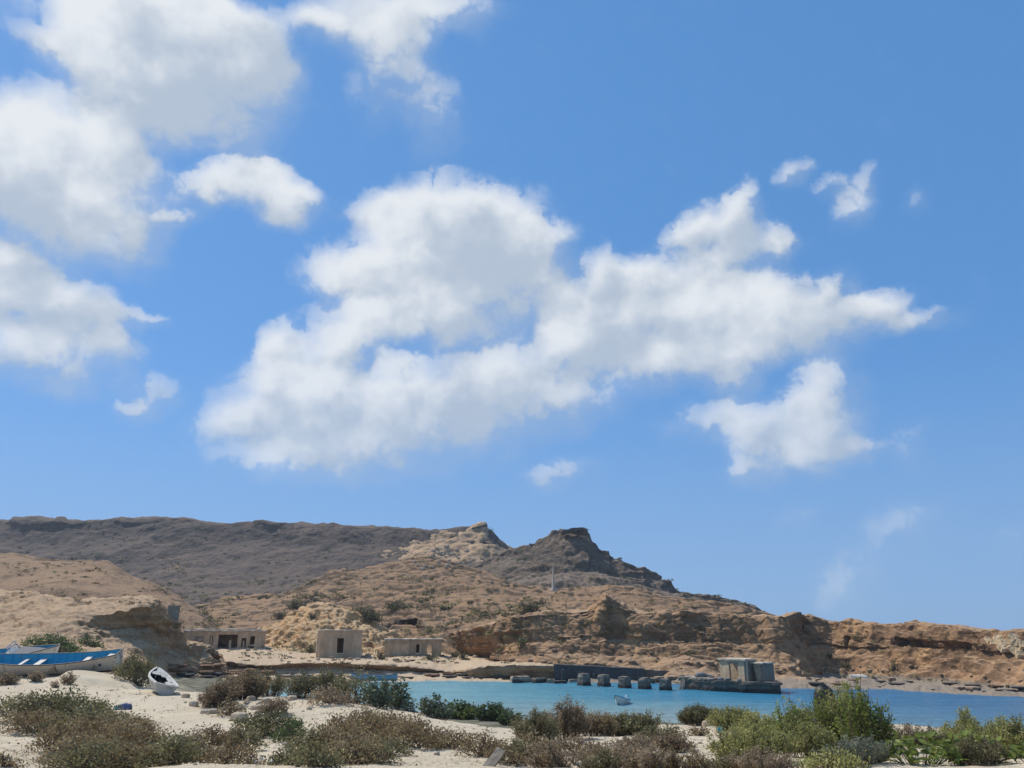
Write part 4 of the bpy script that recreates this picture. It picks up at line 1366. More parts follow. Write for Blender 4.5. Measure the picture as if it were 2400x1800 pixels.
JL = ['large rounded dark boulder on the left part of the jetty head', 'pale round boulder beside the hut wall on the jetty head', 'jagged grey rock at the foot of the hut wall on the jetty head',
      'small dark rock at the left edge of the jetty head slab', 'flat grey boulder between the two larger ones on the jetty head', 'rock lying in front of the hut doorway on the jetty head', 'pointed stone right of the hut doorway on the jetty head']
for (px_, py_, w, d, hs), lab in zip([(1644, 1592, 30, 90.6, .95), (1668, 1593, 15, 89.3, 1.2), (1690, 1594, 16, 87.6, .8), (1616, 1592, 14, 91.4, .7), (1658, 1591, 22, 91.2, .9), (1706, 1595, 15, 87.0, .8), (1733, 1597, 12, 86.0, .9)], JL):
    o = put_stone('blue', px_, py_, w, lab, 'rocks on the jetty head', d=d, hs=hs)
    o.location.z = JT + .07 + o.scale[2] * .22

ORD = 'first second third fourth fifth sixth seventh eighth ninth tenth eleventh twelfth thirteenth fourteenth fifteenth sixteenth'.split()


def px_of(p):
    # where a point stands across the photograph
    f = p[1] * CP + (p[2] - CAM[2]) * SP
    return 1200 + 1800 * p[0] / f


def number_off(objs, zones):
    # tell alike stones apart by their order from the left beside a landmark: zones = (right edge, 'small' / 'large' is added by size, place)
    objs = [o for o in objs if o is not None]
    lo = -1e9
    for hi_, what, place in zones:
        z = [o for o in objs if lo <= px_of(o.location) < hi_]
        z.sort(key=lambda o: o.location.y)
        rows = [z] if len(z) <= 14 else [z[:len(z) // 2], z[len(z) // 2:]] if len(z) <= 30 else [z[:len(z) // 3], z[len(z) // 3:2 * len(z) // 3], z[2 * len(z) // 3:]]
        for k, r_ in enumerate(rows):
            r_.sort(key=lambda o: px_of(o.location))
            rn = '' if len(rows) == 1 else (', front row', ', back row')[k] if len(rows) == 2 else (', front row', ', middle row', ', back row')[k]
            for i, o in enumerate(r_):
                o['label'] = f'{ORD[min(i, 15)]} {what} from the left{rn}, {place}'
        lo = hi_


# concrete debris at the water's edge left of the piers
CB = [(1219, 1594, 44, 8, 104.5, 'long pale concrete block under the rock shelf at the water edge', M_grey, 12), (1262, 1597, 34, 7, 103.3, 'tilted grey concrete block in the shallows between two slabs', M_pier, 30),
      (1290, 1598, 18, 5, 102.6, 'pale broken slab end just right of the tilted block', M_grey, -20), (1310, 1600, 30, 4, 102.0, 'thin flat slab awash left of the first pier', M_pier, 5),
      (1341, 1597, 22, 4, 104.4, 'small greyish slab at the foot of the quay wall', M_grey, 14), (1212, 1598, 24, 7, 103.0, 'lowest flat stone in the water at the left of the concrete debris', M_pier, 3)]
for px_, py_, w, h, d, lab, mat, yaw in CB:
    x, y = gxy(px_, d)
    s = d / 1893
    o = thing('concrete_block', lab, 'concrete block', (x, y, max(float(at(px_, py_, d)[2]), -.1) - .12), rad(yaw), 'concrete debris by the quay', rough_block('concrete_block', mat, w * s, w * s * .7, h * s + .15, 4, .09, int(px_) % 17, .08, .12, .4))
for k, (px_, py_, w) in enumerate([(1545, 1588, 26), (1575, 1586, 24), (1597, 1582, 20), (1528, 1590, 22), (1640, 1596, 26)]):
    put_stone('boulder', px_, py_ + 6, w, ['brown boulder on the shore just left of the fifth pier', 'slanting brown boulder behind the fifth pier', 'pale round boulder against the low quay wall', 'half sunk boulder between the fourth and fifth piers', 'dark boulder behind the jetty head rocks'][k],
              'boulders along the low quay wall', d=103.2 - k * .3)

# ---- bedded rock slabs at the foot of the left outcrop and along the shelf
BED = []
lab_red = 'flat reddish rock slab among the bedded rocks at the waterline by the tan outcrop'
for k in range(46):
    px_ = random.uniform(385, 640)
    py_ = random.uniform(1561, 1594)
    BED.append(put_stone('red' if py_ < 1580 else 'dark', px_, py_, random.uniform(18, 46), lab_red if py_ < 1580 else 'flat dark wet rock lying on the shallow flats behind the white skiff', 'bedded rocks at the waterline', name='rock_slab', rot=random.uniform(-.25, .25), hs=random.uniform(.5, .9)))
number_off(BED, [(450, 'flat rock slab', 'under the dark end of the outcrop'), (540, 'flat rock slab', 'below the long house'), (9999, 'flat rock slab', 'right of the outcrop shore')])
SHE = []
lab_sh = 'flat dark rock at the water edge below the rock shelf'
for k in range(36):
    px_ = random.uniform(640, 1230)
    SHE.append(put_stone('dark' if random.random() < .6 else 'red', px_, np.interp(px_, [640, 1000, 1230], [1590, 1586, 1593]) + random.uniform(-7, 3), random.uniform(12, 44), lab_sh, 'rocks along the shelf', name='rock_slab', rot=random.uniform(-.2, .2), hs=random.uniform(.45, .8)))
number_off(SHE, [(800, 'flat shore rock', 'below the square house'), (1000, 'flat shore rock', 'below the low house'), (9999, 'flat shore rock', 'right of the low house')])
FAL = []
lab_bl = 'brown fallen boulder on the slope at the foot of the cliffs'
for k in range(70):
    px_ = random.uniform(1080, 2400)
    f_ = np.interp(px_, [1080, 1560, 1900, 2400], [1552, 1565, 1590, 1615])
    FAL.append(put_stone('boulder', px_, f_ - abs(random.gauss(0, 22)), random.choice([8, 9, 11, 14, 20]), lab_bl, 'boulders fallen from the cliffs'))
number_off(FAL, [(1300, 'fallen boulder', 'on the orange slope'), (1530, 'fallen boulder', 'above the quay wall'), (1830, 'fallen boulder', 'behind the jetty huts'), (2120, 'fallen boulder', 'above the overturned boat'), (9999, 'fallen boulder', 'low at the right edge')])
DSH = []
lab_ds = 'low dark flat rock on the narrow beach across the bay'
for k in range(30):
    px_ = random.uniform(1820, 2400)
    f_ = np.interp(px_, [1820, 2000, 2150, 2400], [1603, 1606, 1611, 1623])
    DSH.append(put_stone(random.choice(['dark', 'dark', 'boulder', 'red']), px_, f_ + random.uniform(-14, 4), random.choice([10, 14, 18, 26, 40]), lab_ds, 'flat rocks on the far beach', name='rock_slab', rot=random.uniform(-.15, .15), hs=random.uniform(.45, .8)))
number_off(DSH, [(1960, 'dark flat rock', 'on the beach behind the black tank'), (2160, 'dark flat rock', 'on the beach by the overturned boat'), (9999, 'dark flat rock', 'on the beach at the right')])
TER = []
lab_tr = 'brown stone lying on the sandy terrace in front of the houses'
for k in range(30):
    TER.append(put_stone('red' if random.random() < .5 else 'boulder', random.uniform(560, 1090), random.uniform(1536, 1553), random.uniform(7, 18), lab_tr, 'stones on the terrace', hs=.8))
number_off(TER, [(740, 'brown stone', 'on the terrace left of the square house'), (900, 'brown stone', 'on the terrace before the square house'), (9999, 'brown stone', 'on the terrace before the low house')])
HB = []
for k in range(26):
    c_ = random.choice([(745, 850), (903, 1033), (450, 606)])
    HB.append(put_stone(random.choice(['pale', 'boulder', 'red']), random.uniform(c_[0] - 8, c_[1] + 8), np.interp(c_[0], [450, 745, 903], [1524, 1544, 1542]) + random.uniform(-1, 4), random.choice([6, 8, 10, 13]), '', 'rubble at the foot of the house walls', hs=.9))
number_off(HB, [(650, 'bit of rubble', 'at the wall of the long house'), (880, 'bit of rubble', 'at the wall of the square house'), (9999, 'bit of rubble', 'at the wall of the low house')])
for px_, py_, w, lab in ((862, 1538, 16, 'round pale boulder beside the right wall of the square house'), (1114, 1541, 14, 'pale block like stone right of the low house'), (905, 1529, 12, 'pale stone between the two houses')):
    put_stone('pale', px_, py_, w, lab)
# pale limestone blocks high on the broken cliff
LIM = []
lab_lm = 'pale limestone block fallen below the broken end of the plateau'
for k in range(34):
    LIM.append(put_stone('pale', random.gauss(1030, 45), random.uniform(1278, 1335), random.choice([6, 8, 10, 13]), lab_lm, 'limestone blocks under the plateau'))
number_off(LIM, [(1000, 'pale block', 'left under the broken cliff'), (1050, 'pale block', 'under the middle of the broken cliff'), (9999, 'pale block', 'right under the broken cliff')])
SL = ['topmost long slab', 'slab left of the topmost one', 'broad middle slab', 'cracked slab below the broad one', 'small slab left of the broad one', 'right hand slab at the picture edge', 'lowest slab', 'thin slab between the two broad ones', 'pointed slab at the left end']
for k, (px_, py_, w, hs) in enumerate([(2388, 1494, 38, .4), (2352, 1496, 34, .4), (2366, 1507, 36, .45), (2384, 1518, 36, .45), (2336, 1503, 26, .45), (2404, 1509, 30, .5), (2399, 1526, 32, .45), (2356, 1516, 26, .4), (2322, 1497, 22, .45)]):
    p = hit(px_, py_)
    s = w / 1893 * p.y
    o = thing('limestone_slab', SL[k] + ' of the pale limestone patch at the right end of the cliff', 'rock', p + Vector((0, s * .22, -s * .25)), random.uniform(-.4, .4), 'limestone slabs at the cliff end', rough_block('limestone_slab', M_limeblock, s, s * .8, s * hs * .8, 5, s * .11, k + 3, .1, .12, s * .45))
    o.rotation_euler.x = rad(random.uniform(30, 55))
# pale rubble around the dry bushes in the middle of the sand
RUB = []
lab_rb = 'pale broken stone on the rubble mound around the dry bushes'
for k in range(60):
    px_, py_ = random.gauss(590, 62), random.gauss(1652, 17)
    RUB.append(put_stone('pale', px_, py_, random.choice([8, 11, 14, 20, 26]), lab_rb, 'stones of the rubble mound', name='stone'))
number_off(RUB, [(560, 'pale stone', 'left side of the rubble mound'), (620, 'pale stone', 'middle of the rubble mound'), (9999, 'pale stone', 'right side of the rubble mound')])
SCA = []
lab_lt = 'small pale stone lying among the low bushes in the foreground'
for k in range(80):
    px_, py_ = random.uniform(80, 2350), random.uniform(1725, 1795)
    SCA.append(put_stone('pale', px_, py_, random.choice([6, 8, 10, 13, 16]), lab_lt, 'pale stones among the bushes', name='stone'))
number_off(SCA, [(350, 'small pale stone', 'in the left thicket'), (700, 'small pale stone', 'around the green mound'), (1150, 'small pale stone', 'by the big brown bush'), (1500, 'small pale stone', 'in the dry right thicket'), (1900, 'small pale stone', 'by the bright sand strip'), (9999, 'small pale stone', 'at the bottom right')])
for px_, py_, w, lab in ((1137, 1676, 17, 'round white stone at the end of the thick leaved bushes on the dune crest'), (1150, 1684, 14, 'smaller white stone just below the round white one on the dune'), (1660, 1697, 30, 'white humped stone beside the turquoise plastic bag'), (560, 1684, 44, 'large pale boulder half buried in the sand above the green mound')):
    put_stone('pale', px_, py_ + 5, w, lab, name='stone', hs=1.1)


# ---------------------------------------------------------------- boats
class Hull:
    """boat lines: x from stern (-L/2) to bow (L/2), keel at z = 0"""

    def __init__(s, L, B, H, transom=.62, fwd=.45, aft=.12, rake=.5, rise=.35, full=.55, n=26, m=9):
        s.L, s.B, s.H, s.tr, s.fwd, s.aft, s.rake, s.rise, s.full, s.n, s.m = L, B, H, transom, fwd, aft, rake, rise, full, n, m

    def beam(s, t):
        if t < .45:
            return s.B / 2 * (s.tr + (1 - s.tr) * math.sin(math.pi / 2 * t / .45))
        return s.B / 2 * max(.012, (1 - ((t - .45) / .55) ** 2.3)) ** .8

    def sheer(s, t):
        return s.H * (1 + (s.fwd * ((t - .4) / .6) ** 2 if t > .4 else s.aft * ((.4 - t) / .4) ** 2))

    def keel(s, t):
        return s.rise * s.H * max(0, (t - .72) / .28) ** 2

    def pt(s, t, k, side, inset=0.0, floor=None):
        b, zt, zk = max(s.beam(t) - inset, .006), s.sheer(t), s.keel(t)
        y = b * k ** s.full
        z = zk + (zt - zk) * k ** 1.55
        if floor is not None and z < floor:
            z = floor
        x = -s.L / 2 + s.L * t + s.rake * max(0, (t - .8) / .2) ** 2 * (z / max(zt, .01) - .3)
        return (x, side * y, z)

    def skin(s, k0, k1, inset=0.0, floor=None, t0=0.0, t1=1.0, flip=False, close=True):
        ks = [k0 + (k1 - k0) * i / s.m for i in range(s.m + 1)]
        ts = [t0 + (t1 - t0) * i / s.n for i in range(s.n + 1)]
        mb = MB()
        for side in (-1, 1):
            vs = [s.pt(t, k, side, inset, floor) for t in ts for k in ks]
            w = s.m + 1
            fs = []
            for i in range(s.n):
                for j in range(s.m):
                    q = (i * w + j, (i + 1) * w + j, (i + 1) * w + j + 1, i * w + j + 1)
                    fs.append(q if (side < 0) != flip else q[::-1])
            mb.add(vs, fs)
        return mb

    def end(s, t, k0, k1, inset=0.0, floor=None, x=0.0):
        ks = [k0 + (k1 - k0) * i / s.m for i in range(s.m + 1)]
        pts = [s.pt(t, k, -1, inset, floor) for k in reversed(ks)] + [s.pt(t, k, 1, inset, floor) for k in ks]
        pts = [(a + x, b, c) for a, b, c in pts]
        return MB().add(pts, [tuple(range(len(pts)))])

    def rail(s, w=.07, h=.06, t1=.995):
        mb = MB()
        for side in (-1, 1):
            ts = [t1 * i / s.n for i in range(s.n + 1)]
            vs = []
            for t in ts:
                x, y, z = s.pt(t, 1, side)
                o = side * w * .5
                i_ = -o if abs(y) > w * .5 else -y
                vs += [(x, y + o, z - h * .5), (x, y + o, z + h * .5), (x, y + i_, z + h * .5), (x, y + i_, z - h * .5)]
            fs = []
            for i in range(s.n):
                a, b = 4 * i, 4 * i + 4
                for q in range(4):
                    f = (a + q, b + q, b + (q + 1) % 4, a + (q + 1) % 4)
                    fs.append(f if side > 0 else f[::-1])
            fs += [(0, 1, 2, 3), tuple(4 * s.n + q for q in (3, 2, 1, 0))]
            mb.add(vs, fs)
        return mb

    def thwart(s, t, w, z, th=.05, inset=.04):
        """plank across the boat at height z"""
        a, b = t - w / s.L / 2, t + w / s.L / 2

        def half(tt):
            zt, zk = s.sheer(tt), s.keel(tt)
            k = min(1, max(0.02, (z - zk) / (zt - zk))) ** (1 / 1.55)
            return max(s.beam(tt) - inset, .01) * k ** s.full
        xa, xb = -s.L / 2 + s.L * a, -s.L / 2 + s.L * b
        ya, yb = half(a), half(b)
        return MB().hexa([(xa, -ya, z), (xb, -yb, z), (xb, yb, z), (xa, ya, z), (xa, -ya, z + th), (xb, -yb, z + th), (xb, yb, z + th), (xa, ya, z + th)])


def two_sided(mb):
    return mb


def build_boat(name, label, h, loc, rot, mats, water=.30, group=None, thwarts=(), ribs=(), floor=.14, transom_mat=None, cat='boat', bottom=True):
    up, low, inner, rail, bench = mats
    t = thing(name, label, cat, loc, 0, group)
    t.rotation_euler = rot
    o = h.skin(water, 1.0) if bottom else h.skin(0.0, 1.0)
    part('hull', o.mesh('hull', up, True), t)
    if bottom:
        part('hull_bottom', h.skin(0.0, water).mesh('hull_bottom', low, True), t)
    part('lining', h.skin(.0, 1.0, .05, floor, .012, .985, True).mesh('lining', inner, True), t)
    e = h.end(0, 0, 1)
    e2 = h.end(.012, 0, 1, .05, floor)
    e2.f = [f[::-1] for f in e2.f]
    tr = part('transom', e.mesh('transom', transom_mat or up), t)
    part('transom_lining', e2.mesh('transom_lining', inner), tr)
    part('gunwale', h.rail().mesh('gunwale', rail), t)
    x, y, z = h.pt(0, 1, 1)
    part('transom_cap', MB().box(x - .04, x + .05, -y, y, z - .02, z + .034).mesh('transom_cap', rail), t)
    for tt, w, zf in thwarts:
        part('thwart', h.thwart(tt, w, h.sheer(tt) * zf).mesh('thwart', bench), t)
    for tt in ribs:
        for side in (-1, 1):
            pts = [h.pt(tt, k, side, .065, floor) for k in np.linspace(.15, .98, 8)]
            part('rib', MB().tube(pts, .035, 4).mesh('rib', M_blue), t)
    return t


def rot_m(yaw, pitch, roll):
    return (Matrix.Rotation(yaw, 3, 'Z') @ Matrix.Rotation(pitch, 3, 'Y') @ Matrix.Rotation(roll, 3, 'X')).to_euler()


# big open boat, heeled towards the viewer; square stern on the right
h = Hull(10.6, 2.3, 1.0, transom=.52, fwd=.42, aft=.35, rake=.6, rise=.4)
p = at(118, 1578, 56.5)
gz = ground(float(p[0]), float(p[1]))
boat = build_boat('wooden_boat', 'long open wooden boat with bright blue inside and cream hull, nearest on the upper sand', h, (float(p[0]) - .7, float(p[1]) + .1, gz + .10), rot_m(rad(180 + 3), rad(1.8), rad(-18)),
                  (M_cream, M_red, M_blue, M_blue_dark, M_bench), .34, thwarts=[(.06, .5, .80), (.22, .36, .72), (.52, .40, .66), (.62, .22, .70), (.84, .3, .8)], ribs=[.12, .17, .28, .33, .38, .43, .47, .57, .67, .72, .78], floor=.2)
part('stern_seat', h.thwart(.13, .55, .55, .04).mesh('stern_seat', M_blue_light), boat)
part('floor_board', h.thwart(.70, 1.5, .40, .04, .2).mesh('floor_board', M_blue_light), boat)
part('bulkhead', h.thwart(.535, .06, .16, .46, .05).mesh('bulkhead', M_navy), boat)
x_, y_, z_ = h.pt(.10, .72, 1)
part('painted_mark', MB().box(x_ - .09, x_ + .09, y_ + .004, y_ + .02, z_ - .10, z_ + .10).mesh('painted_mark', M_navy), boat)
for tt in (.36, .68):
    pts = [h.pt(tt, k, 1, -.012) for k in np.linspace(.36, .98, 8)]
    part('plank_joint', MB().tube(pts, .012, 4).mesh('plank_joint', M_red), boat)
# second boat behind it
h2 = Hull(8.4, 2.2, .95, transom=.6, fwd=.5, aft=.1, rake=.5)
p = at(10, 1560, 62)
gz = ground(float(p[0]), float(p[1]))
b2 = build_boat('motor_boat', 'blue motor boat with a raked windscreen, half hidden behind the long wooden boat', h2, (float(p[0]) - .6, float(p[1]), gz + .12), rot_m(rad(8), rad(-3), rad(20)), (M_white, M_red, M_blue, M_blue_dark, M_bench), .3, thwarts=[(.2, .4, .7), (.42, .35, .7)], ribs=(.15, .3, .5))
part('foredeck', h2.thwart(.80, 2.2, h2.sheer(.75) * .96, .06, .03).mesh('foredeck', M_navy), b2)
part('console', fine(MB().hexa([(.85, -.7, .3), (1.5, -.7, .3), (1.5, .7, .3), (.85, .7, .3), (.95, -.62, 1.25), (1.45, -.62, 1.1), (1.45, .62, 1.1), (.95, .62, 1.25)]).mesh('console', M_greyp), 1, .01), b2)
ws = part('windscreen', MB().tube([(1.5, -.72, 1.0), (1.02, -.66, 1.72), (1.02, .66, 1.72), (1.5, .72, 1.0)], .022, 6).tube([(1.5, .72, 1.0), (1.55, 0, 1.02), (1.5, -.72, 1.0)], .02, 6).mesh('windscreen', M_white), b2)
part('pane', MB().hexa([(1.49, -.69, 1.03), (1.50, -.69, 1.03), (1.50, .69, 1.03), (1.49, .69, 1.03), (1.03, -.64, 1.70), (1.04, -.64, 1.70), (1.04, .64, 1.70), (1.03, .64, 1.70)]).mesh('pane', M_glass), ws)
part('seat', fine(MB().box(-.3, .3, -.5, .5, .3, .75).mesh('seat', M_blue_light), 1, .01), b2)

# white skiff seen from astern, bow lifted
h3 = Hull(4.1, 1.36, .54, transom=.86, fwd=.55, aft=.0, rake=.5, rise=.6, full=.42)
p = hit(386, 1631)
sk = build_boat('skiff', 'small white fibreglass skiff drawn up stern first at the edge of the sand', h3, (p.x - 1.15, p.y + 1.7, p.z + .24), rot_m(rad(122), rad(-6), rad(13)), (M_skiff, M_greyp, M_navy, M_white, M_white), .2, thwarts=[], floor=.16)


def deck_piece(pts, z0=.0, th=.035):
    """flat deck panel that follows the sheer: pts = (t, share of the half beam)"""
    mb = MB()
    k = len(pts)
    lo, hi = [], []
    for t_, f_ in pts:
        x, y, z = h3.pt(t_, 1, 1)
        lo.append((x, y * f_, z + z0))
        hi.append((x, y * f_, z + z0 + th))
    return mb.add(lo + hi, [tuple(range(k - 1, -1, -1)), tuple(range(k, 2 * k))] + [(i, (i + 1) % k, k + (i + 1) % k, k + i) for i in range(k)])


part('side_deck', deck_piece([(.0, -.97), (.25, -.97), (.5, -.97), (.75, -.96), (.75, -.1), (.62, -.1), (.62, -.45), (.30, -.35), (.18, .05), (.0, .05)]).mesh('side_deck', M_skiff), sk)
part('foredeck', deck_piece([(.755, -.96), (.88, -.95), (.97, -.8), (.97, .3), (.88, .3), (.80, .80), (.755, .80), (.70, .75), (.70, -.08), (.755, -.08)]).mesh('foredeck', M_skiff), sk)
x, y, z = h3.pt(.0, 1, 1)
part('motor_well', MB().box(x + .02, x + .30, -y * .72, -y * .42, z - .06, z + .046).mesh('motor_well', M_greyp), sk)
part('hatch', MB().box(x + 1.0, x + 1.25, -y * .72, -y * .58, z + .036, z + .055).mesh('hatch', M_navy), sk)
part('rub_strake', h3.rail(.10, .09).mesh('rub_strake', M_white), sk)


def lettering(txt, size, parent, M, mat):
    cu = bpy.data.curves.new('lettering', 'FONT')
    cu.body = txt
    cu.size = size
    cu.extrude = .004
    o = bpy.data.objects.new('lettering', cu)
    COL.objects.link(o)
    bpy.context.view_layer.update()
    me = bpy.data.meshes.new_from_object(o.evaluated_get(bpy.context.evaluated_depsgraph_get()))
    bpy.data.objects.remove(o)
    me.materials.append(mat)
    o = part('lettering', me, parent)
    o.matrix_local = M
    return o


Mt = Matrix(((0, 0, -1, x - .008), (-1, 0, 0, -y * .10), (0, 1, 0, z - .18), (0, 0, 0, 1)))
lettering('H b', .17, sk, Mt, M_navy)

# small white boat moored in the bay
h4 = Hull(2.9, 1.05, .50, transom=.7, fwd=.75, aft=.0, rake=.55, rise=.5)
d = K / (1646 - 1490)
x, y = gxy(1452, d)
mb4 = build_boat('moored_boat', 'small white boat with a blue rail afloat in the middle of the bay', h4, (x, y, -.16), rot_m(rad(246), rad(-3), rad(6)), (M_white, M_greyp, M_white, M_blue, M_white), .25, thwarts=[(.3, .3, .7), (.6, .3, .75)], floor=.2)
part('outboard_motor', rough_block('outboard_motor', M_plastic, .28, .22, .42, 3, .02, 2, .2, .4), mb4).location = (-1.5, 0, .42)
# pale blue boat by the far shore
h5 = Hull(5.6, 1.7, .62, transom=.5, fwd=.5, aft=.3, rake=.5)
x, y = gxy(884, 103.5)
build_boat('beached_boat', 'pale blue boat lying at the foot of the rock shelf behind the thick leaved bush', h5, (x, y, .22), rot_m(rad(183), 0, rad(-2)), (M_blue_light, M_blue_dark, M_blue_light, M_blue_dark, M_bench), .2, thwarts=[(.3, .3, .7), (.6, .3, .7)])
# overturned boat on the far beach
h6 = Hull(3.9, 1.3, .45, transom=.4, fwd=.3, aft=.2, rake=.2, rise=.3)
p = hit(2028, 1588)
o = thing('overturned_boat', 'white overturned boat lying keel up on the far beach to the right', 'boat', (p.x, p.y, p.z + .36), 0)
o.rotation_euler = rot_m(rad(-8), 0, rad(196))
part('hull', h6.skin(0, 1).mesh('hull', M_white, True), o)
part('transom', h6.end(0, 0, 1).mesh('transom', M_white), o)
part('gunwale', h6.rail().mesh('gunwale', M_greyp), o)

# ---------------------------------------------------------------- litter and driftwood
p = hit(291, 1664)
t = thing('cloth_bundle', 'crumpled blue and turquoise bundle lying alone on the open sand', 'bundle', p, rad(12))
part('cloth', rough_block('cloth', M_violet, .62, .3, .24, 6, .09, 4, .2, .5, .25), t)
o = part('turquoise_end', rough_block('turquoise_end', M_teal, .26, .24, .18, 5, .05, 7, .2, .5, .2), t)
o.location = (-.33, -.05, .0)
o = part('strap', MB().tube([(-.42, -.05, .04), (-.7, -.16, .03), (-.95, -.2, .02), (-1.25, -.34, .02)], .014, 5).mesh('strap', M_wood), t)
p = hit(1689, 1718)
t = thing('plastic_bag', 'torn turquoise plastic bag caught under the bushes beside a white stone', 'bag', p, rad(30), me=rough_block('plastic_bag', M_teal, .20, .15, .17, 6, .09, 9, .3, .5, .1))
for (px_, py_, w, h_), lab in zip([(585, 1786, 12, 9), (600, 1790, 14, 10), (640, 1788, 18, 12), (612, 1781, 10, 8), (868, 1668, 9, 7), (150, 1782, 12, 9), (1352, 1792, 12, 8)],
                                  ['white plastic bottle left of the bags in the bottom foreground', 'white crumpled bag beside the bottle in the bottom foreground', 'largest white plastic bag near the bright green sprigs', 'small bluish white bag above the others near the green sprigs',
                                   'scrap of white paper on the open dune', 'white scrap under the brown bushes at the lower left', 'white scrap among grey dry bushes at the bottom']):
    p = hit(px_, py_)
    s = p.y / 1893
    thing('litter', lab, 'litter', p, random.uniform(0, 3), 'white plastic litter', rough_block('litter', M_plastic, w * s, w * s * .6, h_ * s * .7, 5, w * s * .13, int(px_), .3, .45, w * s * .5))
p = hit(1155, 1796)
t = thing('plank', 'short grey weathered board propped in the dry bushes at the bottom', 'plank', (p.x, p.y, p.z + .08), rad(50), me=fine(MB().box(-.24, .24, -.09, .09, -.02, .02).mesh('plank', M_grey), 2, .01, .2))
t.rotation_euler = (rad(25), rad(-42), rad(35))


def driftwood(px, py, pts, r, label, mat=None):
    p = hit(px, py)
    k = p.y / 1893
    mb = MB()
    for line in pts:
        q = [(a * k, random.uniform(-.1, .1), -b * k) for a, b in line]
        mb.tube(q, [r * k * (1 - .6 * i / max(1, len(q) - 1)) for i in range(len(q))], 6)
    return thing('driftwood', label, 'driftwood', p, 0, me=mb.mesh('driftwood', mat or M_darkwood))


driftwood(1000, 1700, [[(-12, 0), (-9, -6), (-4, -2)], [(-6, 0), (2, -2), (9, -8)]], 2.2, 'forked dark stick lying alone on the open dune')
driftwood(690, 1640, [[(0, 6), (6, -6), (16, -22)], [(4, 2), (14, 8), (28, 12)], [(14, 8), (24, 2)]], 2.6, 'dead dark branch reaching up right of the rubble mound')
driftwood(600, 1640, [[(0, 12), (-2, -4), (-8, -24), (-6, -44)], [(-2, -4), (10, -14), (14, -30)], [(-8, -24), (-14, -36)]], 3.2, 'tall dead stump standing in the middle of the rubble mound')
driftwood(2080, 1742, [[(-40, 6), (-10, -4), (20, -6), (50, 2)], [(0, -6), (12, -20)], [(20, -6), (40, -14)]], 2.2, 'tangle of bare pale branches right of the big green bush', M_wood)
driftwood(1210, 1795, [[(-20, 4), (0, 0), (22, -6)], [(0, 0), (10, -12)]], 2.4, 'grey stick on the sand by the bottom edge', M_wood)
driftwood(1175, 1752, [[(-8, 2), (0, -4), (6, -12)], [(0, -4), (8, -2)]], 2.0, 'small dark twig right of the long low bush')
# black tank behind the big bush
p = at(1940, 1700, 27)
gz = ground(float(p[0]), float(p[1]))
zt = float(at(1940, 1606, 27)[2])
t = thing('water_tank', 'black rounded plastic tank showing above the big green bush', 'tank', (float(p[0]), float(p[1]), gz - .05))
Ht = zt - gz + .05
prof = [(.34, 0), (.36, .12), (.36, Ht * .62), (.345, Ht * .76), (.30, Ht * .88), (.22, Ht * .96), (.1, Ht), (0.004, Ht)]
mb = MB()
n = 28
vs = [(r * math.cos(2 * math.pi * k / n), r * math.sin(2 * math.pi * k / n), z) for r, z in prof for k in range(n)]
fs = [(i * n + k, i * n + (k + 1) % n, (i + 1) * n + (k + 1) % n, (i + 1) * n + k) for i in range(len(prof) - 1) for k in range(n)]
part('shell', mb.add(vs, fs).mesh('shell', M_black, True), t)
part('lid', MB().tube([(0, 0, Ht + .002), (0, 0, Ht + .03)], .11, 16).mesh('lid', M_black), t)


# ================================================================ plants
def leaf_mat(name, stops, trans=.34):
    m = bpy.data.materials.new(name)
    m.use_nodes = True
    g = Nodes(m.node_tree)
    b = g.n['Principled BSDF']
    at_ = g.add('ShaderNodeAttribute', attribute_name='tint')
    c = g.ramp(at_.outputs['Fac'], stops)
    g.l.new(c, b.inputs['Base Color'])
    b.inputs['Roughness'].default_value = .75
    b.inputs['Specular IOR Level'].default_value = .2
    tr = g.add('ShaderNodeBsdfTranslucent')
    g.l.new(c, tr.inputs[0])
    mx = g.add('ShaderNodeMixShader')
    mx.inputs[0].default_value = trans
    g.l.new(b.outputs[0], mx.inputs[1])
    g.l.new(tr.outputs[0], mx.inputs[2])
    out = [n for n in g.n if n.type == 'OUTPUT_MATERIAL'][0]
    g.l.new(mx.outputs[0], out.inputs[0])
    return m


